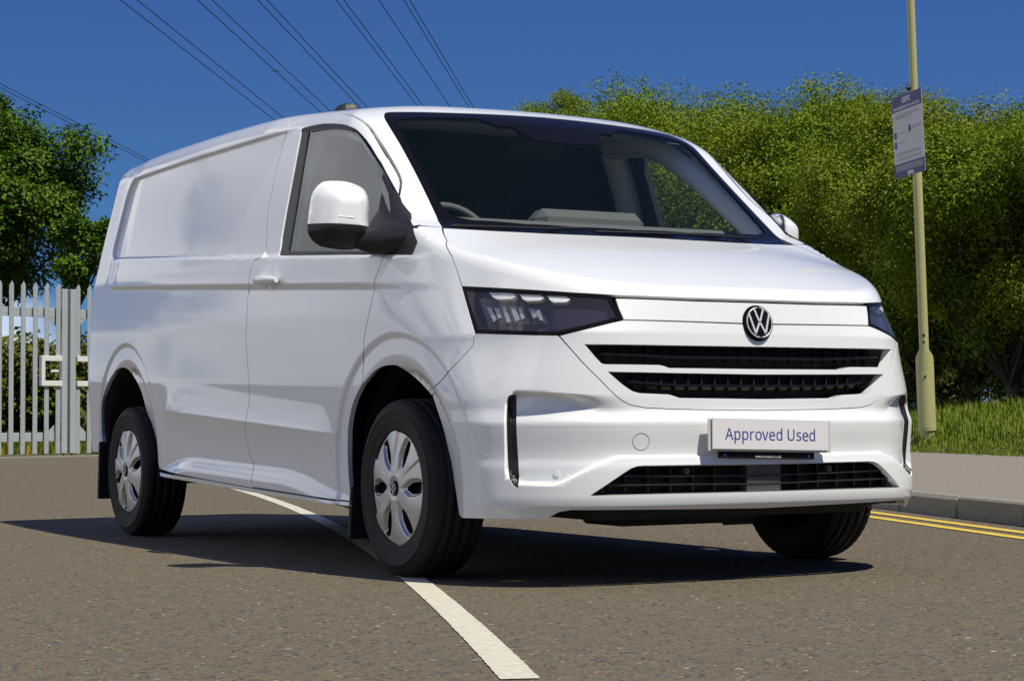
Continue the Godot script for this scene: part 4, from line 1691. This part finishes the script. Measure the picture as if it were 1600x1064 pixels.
# ------------------------------------------------------------------ plants
func leaf_cluster(n: int, spread: float, length: float, width: float, sd: int) -> ArrayMesh:
	var rng := RandomNumberGenerator.new()
	rng.seed = sd
	var st := new_st()
	for i in n:
		var az := rng.randf() * TAU
		var d := Vector3(cos(az), rng.randfn() * 0.45, sin(az)).normalized()
		var o := Vector3(rng.randfn(), rng.randfn(), rng.randfn()) * spread * 0.5
		var s := d.cross(Vector3(rng.randfn() * 0.45, 1.0, rng.randfn() * 0.45)).normalized()
		var up := s.cross(d).normalized()
		if up.y < 0.0:
			up = -up
		var l := length * rng.randf_range(0.7, 1.25)
		var w := width * rng.randf_range(0.8, 1.2)
		var a := o
		var b := o + d * l * 0.45 + s * w * 0.5 + up * w * 0.15
		var c := o + d * l - up * l * 0.12
		var e := o + d * l * 0.45 - s * w * 0.5 + up * w * 0.15
		tri(st, a, b, c, (up + s * -0.3).normalized())
		tri(st, a, c, e, (up + s * 0.3).normalized())
	return st.commit()

func scatter(parent: Node, n: String, mesh: Mesh, xs: Array, cols: Array) -> MultiMeshInstance3D:
	var mm := MultiMesh.new()
	mm.transform_format = MultiMesh.TRANSFORM_3D
	mm.use_colors = true
	mm.mesh = mesh
	mm.instance_count = xs.size()
	for i in xs.size():
		mm.set_instance_transform(i, xs[i])
		mm.set_instance_color(i, cols[i])
	var mi := MultiMeshInstance3D.new()
	mi.name = n
	mi.multimesh = mm
	mi.material_override = M.leaf
	mi.set_meta("kind", "stuff")
	parent.add_child(mi)
	return mi

# tree: tapered trunk with limbs to clumps; leaves fill the outer part of each clump
func tree(o: Node3D, base: Vector3, height: float, rx: float, low: float, blobs: int, per: int, cl: Array, cols: Array, sd: int, br := 0.34):
	o.position = base
	var rng := RandomNumberGenerator.new()
	rng.seed = sd
	var st := new_st()
	var bend := Vector3(rng.randf_range(-0.2, 0.2), 0, rng.randf_range(-0.2, 0.2))
	var top := Vector3(0, height * 0.72, 0) + bend
	var r0 := 0.022 * height
	add_tube(st, [Vector3(0, -0.3, 0), Vector3(0, height * 0.22, 0) + bend * 0.3, Vector3(0, height * 0.45, 0) + bend * 0.8, top], [r0 * 1.3, r0, r0 * 0.7, r0 * 0.25], 9)
	var xs: Array = []
	var cs: Array = []
	var cy := (height + low) * 0.5
	var ry := (height - low) * 0.5
	for b in blobs:
		var d := Vector3(rng.randfn(), rng.randfn(), rng.randfn()).normalized()
		var rr := pow(rng.randf(), 0.45)
		var c := Vector3(d.x * rx * rr, cy + d.y * ry * rr, d.z * rx * rr)
		var f := 1.0 - 0.35 * sst(0.4, 1.0, (c.y - cy) / ry)
		c.x *= f
		c.z *= f
		var rb: float = rx * br * rng.randf_range(0.65, 1.25)
		if c.y + rb > height:
			c.y = height - rb * rng.randf_range(0.85, 1.6)
		var s0 := Vector3(0, clampf(c.y - rx * 0.8, height * 0.12, height * 0.6), 0) + bend * 0.6
		add_tube(st, [s0, s0.lerp(c, 0.5) + Vector3(0, -0.05 * height * 0.3, 0), c], [r0 * 0.38, r0 * 0.22, r0 * 0.08], 5, false)
		var tone := rng.randf()
		for i in per:
			var e := Vector3(rng.randfn(), rng.randfn(), rng.randfn()).normalized() * (rb * pow(rng.randf(), 0.40) * rng.randf_range(0.72, 1.08))
			e.y *= 0.8
			var sc := rng.randf_range(0.7, 1.3)
			var ln := (Vector3.UP * 0.8 + e.normalized() * 0.7 + Vector3(rng.randfn(), rng.randfn(), rng.randfn()) * 0.4).normalized()
			xs.append(Transform3D(Basis(Quaternion(Vector3.UP, ln)) * Basis(Vector3.UP, rng.randf() * TAU) * Basis.from_scale(Vector3.ONE * sc), c + e))
			var t := clampf(tone * 0.55 + rng.randf() * 0.45, 0.0, 0.999) * (cols.size() - 1)
			var k := int(t)
			var col: Color = (cols[k] as Color).lerp(cols[k + 1], t - k) * rng.randf_range(0.8, 1.2)
			cs.append(col)
	put(st.commit(), "trunk", M.bark, o)
	scatter(o, "crown", cl[sd % cl.size()], xs, cs)

func build_trees():
	var small := [leaf_cluster(8, 0.15, 0.066, 0.032, 1), leaf_cluster(8, 0.15, 0.06, 0.03, 2), leaf_cluster(9, 0.16, 0.064, 0.033, 3)]
	var big := [leaf_cluster(6, 0.2, 0.13, 0.085, 4), leaf_cluster(6, 0.2, 0.12, 0.08, 5)]
	var willow := [Color(0.120, 0.205, 0.010), Color(0.150, 0.225, 0.010), Color(0.190, 0.235, 0.012), Color(0.195, 0.165, 0.016)]
	var tiny := [leaf_cluster(9, 0.13, 0.047, 0.023, 6), leaf_cluster(9, 0.13, 0.05, 0.024, 7)]
	var oak := [Color(0.070, 0.140, 0.012), Color(0.090, 0.165, 0.012), Color(0.115, 0.180, 0.016)]
	# hedge behind the verge: pixel column and top line of each crown, distance from the row it stands in
	var rows := [[1690, 190, 8.3, 2.3], [1590, 222, 7.6, 1.7], [1520, 206, 8.6, 2.0], [1452, 176, 8.0, 2.0], [1375, 172, 8.9, 2.3], [1300, 168, 8.2, 2.2], [1215, 146, 8.8, 3.3], [1110, 124, 8.4, 4.3], [1010, 140, 9.2, 4.2], [925, 160, 8.6, 3.9], [872, 158, 9.3, 2.0]]
	var words := ["nearest the end of the verge", "low and rounded beside the lamp post", "with loose yellow-green tips behind the verge", "rising behind the parking sign", "with brownish shoots behind the lamp post", "bright green beyond the van's nose", "broad and dense behind the van's far pillar", "tallest of the hedge, above the windscreen", "spreading above the van's roof edge", "low over the roof of the van", "slim with an open top over the roof"]
	for i in rows.size():
		var r: Array = rows[i]
		var d := px_dir(r[0], 658.0)
		var t: float = (r[2] - RN.dot(CAM)) / RN.dot(d)
		var b := CAM + d * t
		var ht: float = CAM.y + (658.0 - r[1]) / FPX * t * 1.06
		var o := thing("hedge_tree", "leafy yellow-green hedge tree " + words[i], "tree", "trees of the hedge behind the footway")
		tree(o, Vector3(b.x, 0.5, b.z), ht - 0.5, r[3], 0.95 if i < 6 else 0.5, 100 if i > 5 else 84, 260, small if i > 4 else tiny, willow, 100 + i, 0.27)
	# shrubs at the foot of the hedge
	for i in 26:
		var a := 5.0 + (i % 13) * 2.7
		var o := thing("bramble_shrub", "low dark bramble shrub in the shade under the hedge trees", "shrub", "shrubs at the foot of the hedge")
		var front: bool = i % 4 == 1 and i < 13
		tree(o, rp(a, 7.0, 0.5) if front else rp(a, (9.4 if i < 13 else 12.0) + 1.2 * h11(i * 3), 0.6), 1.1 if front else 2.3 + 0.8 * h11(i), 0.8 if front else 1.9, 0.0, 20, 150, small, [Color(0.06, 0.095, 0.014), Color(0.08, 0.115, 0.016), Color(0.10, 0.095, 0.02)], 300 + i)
	# big tree behind the gate
	var d0 := px_dir(-62, 658.0)
	var o1 := thing("oak_tree", "large dark green broadleaf tree standing behind the steel gate", "tree")
	tree(o1, CAM * Vector3(1, 0, 1) + d0 * Vector3(1, 0, 1) * 62.0, 11.2, 4.0, 4.6, 115, 330, big, oak, 501, 0.25)
	d0 = px_dir(128, 658.0)
	o1 = thing("young_tree", "thin leafy branches of a small tree beside the van's tail", "tree")
	tree(o1, CAM * Vector3(1, 0, 1) + d0 * Vector3(1, 0, 1) * 58.0, 6.7, 1.0, 4.6, 14, 120, big, oak, 502, 0.4)
	for i in 9:
		d0 = px_dir(-560 + i * 90, 658.0)
		var o := thing("scrub_bush", "green and brown scrub bush growing behind the steel palisade", "bush", "bushes behind the palisade")
		tree(o, CAM * Vector3(1, 0, 1) + d0 * Vector3(1, 0, 1) * (43.0 + 3.0 * h11(i + 9)), 2.1 + 0.9 * h11(i), 1.9, 0.1, 26, 130, big, [Color(0.09, 0.14, 0.016), Color(0.12, 0.155, 0.02), Color(0.14, 0.105, 0.035)], 520 + i)

func tuft(sd: int, n: int, hgt: float) -> ArrayMesh:
	var rng := RandomNumberGenerator.new()
	rng.seed = sd
	var st := new_st()
	for i in n:
		var a := rng.randf() * TAU
		var lean := rng.randf_range(0.1, 0.6)
		var d := Vector3(cos(a), 0, sin(a))
		var s := Vector3(-sin(a), 0, cos(a))
		var h := hgt * rng.randf_range(0.5, 1.15)
		var w := 0.004
		var o := d * rng.randf_range(0.0, 0.05)
		var m := o + Vector3(0, h * 0.55, 0) + d * lean * h * 0.3
		var t := o + Vector3(0, h * 0.92, 0) + d * lean * h * 0.9
		quad(st, o - s * w, o + s * w, m + s * w, m - s * w, (d * 0.4 + Vector3.UP).normalized())
		tri(st, m - s * w, m + s * w, t, (d * 0.4 + Vector3.UP).normalized())
	return st.commit()

func build_verge():
	var rng := RandomNumberGenerator.new()
	rng.seed = 77
	var xs: Array = []
	var cs: Array = []
	for i in 21000:
		var a := 4.0 + 26.0 * pow(rng.randf(), 1.2)
		var p := 4.47 + 2.3 * pow(rng.randf(), 1.3)
		var y := lerpf(0.262, 0.36, clampf((p - 4.49) / 0.41, 0, 1)) + maxf(p - 4.9, 0.0) * 0.15
		var sc := rng.randf_range(0.45, 1.0) * (0.45 + 0.75 * sst(4.45, 5.1, p))
		xs.append(Transform3D(Basis(Vector3.UP, rng.randf() * TAU) * Basis.from_scale(Vector3(1, 1, 1) * sc), rp(a, p, y - 0.01)))
		var g := rng.randf()
		cs.append(Color(0.10, 0.175, 0.012).lerp(Color(0.23, 0.23, 0.035), g * g) * rng.randf_range(0.7, 1.2))
	var mi := scatter(self, "verge_grass", tuft(9, 9, 0.16), xs, cs)
	tag(mi, "long green grass growing on the verge round the lamp post", "grass")
	mi.set_meta("kind", "stuff")
	xs = []
	cs = []
	for i in 9000:
		var q := px_dir(-700 + rng.randf() * 900.0, 658.0)
		var pos := CAM * Vector3(1, 0, 1) + q * Vector3(1, 0, 1) * rng.randf_range(36.5, 43.0)
		xs.append(Transform3D(Basis(Vector3.UP, rng.randf() * TAU) * Basis.from_scale(Vector3.ONE * rng.randf_range(0.7, 1.4)), pos))
		cs.append(Color(0.09, 0.13, 0.015).lerp(Color(0.30, 0.22, 0.02), sst(0.55, 0.9, rng.randf())))
	mi = scatter(self, "rough_grass", tuft(19, 10, 0.32), xs, cs)
	tag(mi, "rough grass with yellow flowers behind the steel gate", "grass")
	mi.set_meta("kind", "stuff")

# ------------------------------------------------------------------ steel gate and palisade
func build_gate():
	var gd := Vector3(0.957, 0, -0.29).normalized()
	var g0 := Vector3(4.35, 0, -25.9)
	var gn := Vector3(gd.z, 0, -gd.x)
	if gn.dot(CAM - g0) < 0.0:
		gn = -gn
	var loc := func(u: float) -> float:
		var d := px_dir(u, 700.0)
		var t: float = (g0 - CAM).dot(gn) / d.dot(gn)
		return (CAM + d * t - g0).dot(gd)
	var bas := Basis(gd, Vector3.UP, gn)
	if bas.determinant() < 0.0:
		bas = Basis(gd, Vector3.UP, gd.cross(Vector3.UP))
	var pale_full := pale_mesh(2.88, 0.090)
	var pale_top := pale_mesh(1.24, 0.090)
	var pale_low := pale_mesh(1.22, 0.090, false)
	# two leaves of the gate
	for leaf in 2:
		var o := thing("steel_gate", ["galvanised palisade gate leaf with a white lock box", "galvanised palisade gate leaf half hidden by the van's tail"][leaf], "gate", "")
		o.transform = Transform3D(bas, g0)
		var us: Array = [[-61, -42.5, -24, -5, 13.5, 32, 51, 69, 87], [118, 136, 154, 172, 190, 208, 226]][leaf]
		for u in us:
			var x: float = loc.call(float(u))
			if leaf == 0 and u > 60:
				put(pale_top, "pale", M.galv, o).position = Vector3(x, 0.06 + 1.64, 0.045)
				put(pale_low, "pale", M.galv, o).position = Vector3(x, 0.06, 0.045)
			elif leaf == 1 and u < 140:
				put(pale_top, "pale", M.galv, o).position = Vector3(x, 0.06 + 1.64, 0.045)
				put(pale_low, "pale", M.galv, o).position = Vector3(x, 0.06, 0.045)
			else:
				put(pale_full, "pale", M.galv, o).position = Vector3(x, 0.06, 0.045)
		var pu := 96.5 if leaf == 0 else 109.5
		var xp: float = loc.call(pu)
		put(box_mesh(Vector3(0.11, 2.78, 0.09), 0.006), "meeting_stile", M.galv, o).position = Vector3(xp, 1.45, 0.02)
		put(box_mesh(Vector3(0.02, 0.06, 0.02), 0.002), "drop_bolt", M.trim, o).position = Vector3(xp, 0.03, 0.02)
		var xa: float = loc.call(-66.0 if leaf == 0 else 118.0) if leaf == 0 else xp + 0.055
		var xb: float = xp - 0.055 if leaf == 0 else loc.call(232.0)
		for y in [0.34, 2.43]:
			put(box_mesh(Vector3(xb - xa, 0.15, 0.05), 0.004), "rail", M.galv, o).position = Vector3((xa + xb) * 0.5, y, -0.02)
		# gusset plates in the corners
		for y in [[0.42, 1.0], [2.35, -1.0]]:
			var st := new_st()
			var e := xb if leaf == 0 else xa
			var sg := -1.0 if leaf == 0 else 1.0
			for zz in [0.0, -0.008]:
				tri(st, Vector3(e, y[0], zz), Vector3(e + sg * 0.24, y[0], zz), Vector3(e, y[0] + y[1] * 0.22, zz), Vector3.BACK if zz == 0.0 else Vector3.FORWARD)
			put(st.commit(), "gusset", M.galv, o)
		# lock box frame
		var ba: float = loc.call(59.0 if leaf == 0 else 114.8)
		var bb: float = loc.call(91.5 if leaf == 0 else 150.0)
		var st := new_st()
		for y in [1.24, 1.66]:
			add_box(st, Transform3D(Basis.IDENTITY, Vector3((ba + bb) * 0.5, y, 0.05)), Vector3(bb - ba, 0.09, 0.09), 0.004)
		var xe := ba + 0.035 if leaf == 0 else bb - 0.035
		add_box(st, Transform3D(Basis.IDENTITY, Vector3(xe, 1.45, 0.05)), Vector3(0.07, 0.33, 0.088), 0.004)
		put(st.commit(), "lock_box", M.white_steel, o)
		put(box_mesh(Vector3(0.14, 0.04, 0.04), 0.004), "latch", M.white_steel, o).position = Vector3((ba + bb) * 0.5 + 0.08, 1.45, 0.04)
	# palisade running on from the gate
	var f := thing("palisade_fence", "short run of galvanised palisade beside the gate leaf with lock box", "fence")
	var x0: float = loc.call(-70.0)
	f.transform = Transform3D(bas, g0) * Transform3D(Basis.IDENTITY, Vector3(x0, 0, 0)) * Transform3D(Basis(Vector3.UP, 0.62), Vector3.ZERO) * Transform3D(Basis.IDENTITY, Vector3(-x0, 0, 0))
	put(box_mesh(Vector3(0.16, 3.0, 0.16), 0.006), "post", M.galv, f).position = Vector3(x0 - 0.1, 1.5, 0.0)
	for i in 14:
		put(pale_full, "pale", M.galv, f).position = Vector3(x0 - 0.3 - i * 0.2, 0.06, 0.045)
	for y in [0.5, 2.4]:
		put(box_mesh(Vector3(3.0, 0.06, 0.05), 0.003), "rail", M.galv, f).position = Vector3(x0 - 0.2 - 1.5, y, -0.015)
	for i in 1:
		put(box_mesh(Vector3(0.1, 2.9, 0.06), 0.003), "post", M.galv, f).position = Vector3(x0 - 3.0 - i * 2.8, 1.45, -0.08)
	# edging under the gate
	var st := new_st()
	add_box(st, Transform3D(bas, g0 + Vector3(0, 0.012, 0) + gn * 0.25), Vector3(34, 0.03, 0.12), 0.004)
	struct(st.commit(), "threshold", M.kerb)

func pale_mesh(h: float, w: float, point := true) -> ArrayMesh:
	# W-section pale with a triple-pointed head
	var st := new_st()
	var zs := [0.0, 0.016, 0.004, 0.016, 0.0]
	var tops := [0.93, 0.965, 1.0, 0.965, 0.93]
	for i in 4:
		var xa := -w * 0.5 + w * 0.25 * i
		var xb := xa + w * 0.25
		var ya: float = h - (1.0 - tops[i]) * 1.1 if point else h
		var yb: float = h - (1.0 - tops[i + 1]) * 1.1 if point else h
		var nn := Vector3(-(zs[i + 1] - zs[i]), 0, xb - xa).normalized()
		quad(st, Vector3(xa, 0, zs[i]), Vector3(xb, 0, zs[i + 1]), Vector3(xb, yb, zs[i + 1]), Vector3(xa, ya, zs[i]), nn)
		quad(st, Vector3(xa, 0, zs[i] - 0.003), Vector3(xb, 0, zs[i + 1] - 0.003), Vector3(xb, yb, zs[i + 1] - 0.003), Vector3(xa, ya, zs[i] - 0.003), -nn)
	return st.commit()

# ------------------------------------------------------------------ overhead lines
func build_cables():
	# all run towards one vanishing point, level with the horizon, fourteen metres up
	var dir := px_dir(1030, 660)
	dir = Vector3(dir.x, 0, dir.z).normalized()
	var tops := [[0, 131, 0], [0, 137.5, 0], [188, 0, 1], [214, 0, 1], [308, 0, 2], [331, 0, 2], [402, 0, 3], [417, 0, 3], [525, 0, 4], [537, 0, 4], [592, 0, 5], [631, 0, 6], [640, 0, 6]]
	var pair := ["lower thin pair of overhead cables crossing above the tree", "first steep pair of overhead cables above the van's load space", "pair of overhead cables with a spacer above the driver's door", "thin pair of overhead cables ending behind the van's roof aerial", "pair of overhead cables above the near windscreen corner", "single thin overhead cable above the windscreen", "close pair of overhead cables above the windscreen"]
	for q in tops:
		var d := px_dir(q[0], q[1])
		var t: float = 14.0 / d.y
		var p := CAM + d * t
		var st := new_st()
		add_tube(st, [p - dir * 45.0, p, p + dir * 120.0, p + dir * 420.0], [0.017], 6)
		var o := put(st.commit(), "overhead_cable", M.cable, self)
		tag(o, pair[q[2]], "cable", "overhead cables crossing the sky")
	var ps: Array = []
	for u in [[424, 111], [436, 111]]:
		var d := px_dir(u[0], u[1])
		ps.append(CAM + d * (14.0 / d.y))
	var st := new_st()
	add_tube(st, ps, [0.02], 6)
	tag(put(st.commit(), "cable_spacer", M.cable, self), "short spacer bar between two overhead cables", "spacer")

# ------------------------------------------------------------------ lamp post and sign
func build_lamp():
	var D := 17.5
	var at := func(u: float, v: float) -> Vector3:
		var d := px_dir(u, v)
		return CAM + d * (D / d.dot(-cam_basis.z))
	var foot: Vector3 = at.call(1450.5, 690.0)
	var top: Vector3 = at.call(1422.0, -40.0)
	var ax := (top - foot).normalized()
	var o := thing("lamp_post", "olive-cream steel lamp post leaning on the grass verge", "lamp post")
	o.position = foot
	var base_h: float = (at.call(1448.0, 552.0) as Vector3).distance_to(foot)
	var st := new_st()
	add_tube(st, [ax * -0.3, ax * 0.03, ax * 0.10], [0.066], 24)
	add_tube(st, [ax * 0.10, ax * 0.102, ax * (base_h - 0.06), ax * (base_h - 0.02), ax * (base_h + 0.03)], [0.076, 0.080, 0.080, 0.074, 0.045], 28)
	put(st.commit(), "base", M.post, o)
	st = new_st()
	add_tube(st, [ax * base_h, ax * 3.06, ax * 3.075, ax * 3.09, ax * 5.6], [0.043, 0.041, 0.041, 0.036, 0.034], 24)
	put(st.commit(), "shaft", M.post, o)
	# access door and its lock on the base
	var fw := (CAM - foot)
	fw.y = 0
	fw = fw.normalized()
	var sx := ax.cross(fw).normalized()
	st = new_st()
	var pr: Array = []
	for k in 7:
		var a := lerpf(-0.55, 0.55, k / 6.0)
		pr.append((fw * cos(a) + sx * sin(a)) * 0.0815)
	for k in 6:
		quad(st, pr[k] + ax * 0.12, pr[k + 1] + ax * 0.12, pr[k + 1] + ax * (base_h - 0.16), pr[k] + ax * (base_h - 0.16), (pr[k] + pr[k + 1]).normalized())
	put(st.commit(), "access_door", M.post, o)
	for hh in [base_h - 0.21, base_h + 0.10, base_h + 0.16]:
		st = new_st()
		var r := 0.081 if hh < base_h else 0.043
		add_tube(st, [ax * hh + fw * (r - 0.01), ax * hh + fw * (r + 0.004)], [0.011 if hh < base_h + 0.12 else 0.014], 10)
		put(st.commit(), "bolt", M.trim, o)
	st = new_st()
	var bk: Vector3 = (at.call(1417.5, 137.5) as Vector3) - foot
	var onp := ax * bk.dot(ax)
	add_tube(st, [onp, bk], [0.018, 0.022], 10)
	put(st.commit(), "bracket", M.trim, o)
	# parking sign on the post, turned to face along the road
	var pl := px_dir(1405.0, 217.5)
	pl = CAM + pl * (D * 1.018 / pl.dot(-cam_basis.z))
	var pr2 := px_dir(1452.0, 201.2)
	pr2 = CAM + pr2 * (D * 0.982 / pr2.dot(-cam_basis.z))
	var c := (pl + pr2) * 0.5
	var xa := pr2 - pl
	var wdt := xa.length()
	xa = xa.normalized()
	var yl := Vector3.UP.slerp(ax, 1.0)
	yl = (yl - xa * yl.dot(xa)).normalized()
	var zn := xa.cross(yl).normalized()
	c += zn * 0.05
	var s := thing("parking_sign", "purple and white parking notice fixed to the lamp post", "sign")
	s.transform = Transform3D(Basis(xa, yl, zn), c)
	var H := 0.735
	put(box_mesh(Vector3(wdt, H, 0.004), 0.001), "board", M.sign_white, s)
	var hd := put(box_mesh(Vector3(wdt - 0.002, 0.135, 0.002), 0.0), "header_band", M.sign_purple, s)
	hd.position = Vector3(0, H * 0.5 - 0.0685, 0.0028)
	var ft := put(box_mesh(Vector3(wdt - 0.002, 0.125, 0.002), 0.0), "footer_band", M.sign_purple, s)
	ft.position = Vector3(0, -H * 0.5 + 0.0635, 0.0028)
	put(text_mesh("UKPC", 0.075, 0.001, true), "lettering", M.print_white, s).position = Vector3(0.0, H * 0.5 - 0.05, 0.0045)
	put(text_mesh("NO PARKING ON YELLOW LINES", 0.037, 0.001, true), "lettering", M.print_white, s).position = Vector3(0.0, H * 0.5 - 0.112, 0.0045)
	# lines of small print, too small to read
	var rows := [[0.195, 0.5, 0.0], [0.18, 0.52, 0.0], [0.165, 0.35, -0.08], [0.06, 0.19, 0.18], [0.045, 0.15, 0.16], [0.03, 0.15, -0.14], [-0.055, 0.15, -0.14], [-0.15, 0.5, 0.0], [-0.165, 0.52, 0.0], [-0.195, 0.5, 0.0], [-0.21, 0.52, 0.0]]
	for r in rows:
		put(box_mesh(Vector3(r[1], 0.005, 0.001), 0.0), "print_line", M.sign_grey, s).position = Vector3(r[2], r[0], 0.0028)
	for r in [[-0.27, 0.02], [-0.27, -0.07], [0.04, 0.05]]:
		put(box_mesh(Vector3(0.05, 0.06, 0.001), 0.0), "pictogram", M.sign_purple, s).position = Vector3(r[0], r[1], 0.0028)
	for i in 5:
		put(box_mesh(Vector3(0.58, 0.004, 0.001), 0.0), "print_line", M.sign_white, s).position = Vector3(0, -0.262 - 0.011 * i, 0.0045)
	put(box_mesh(Vector3(0.13, 0.034, 0.001), 0.0), "logo_block", M.sign_white, s).position = Vector3(0.02, -0.342, 0.0045)
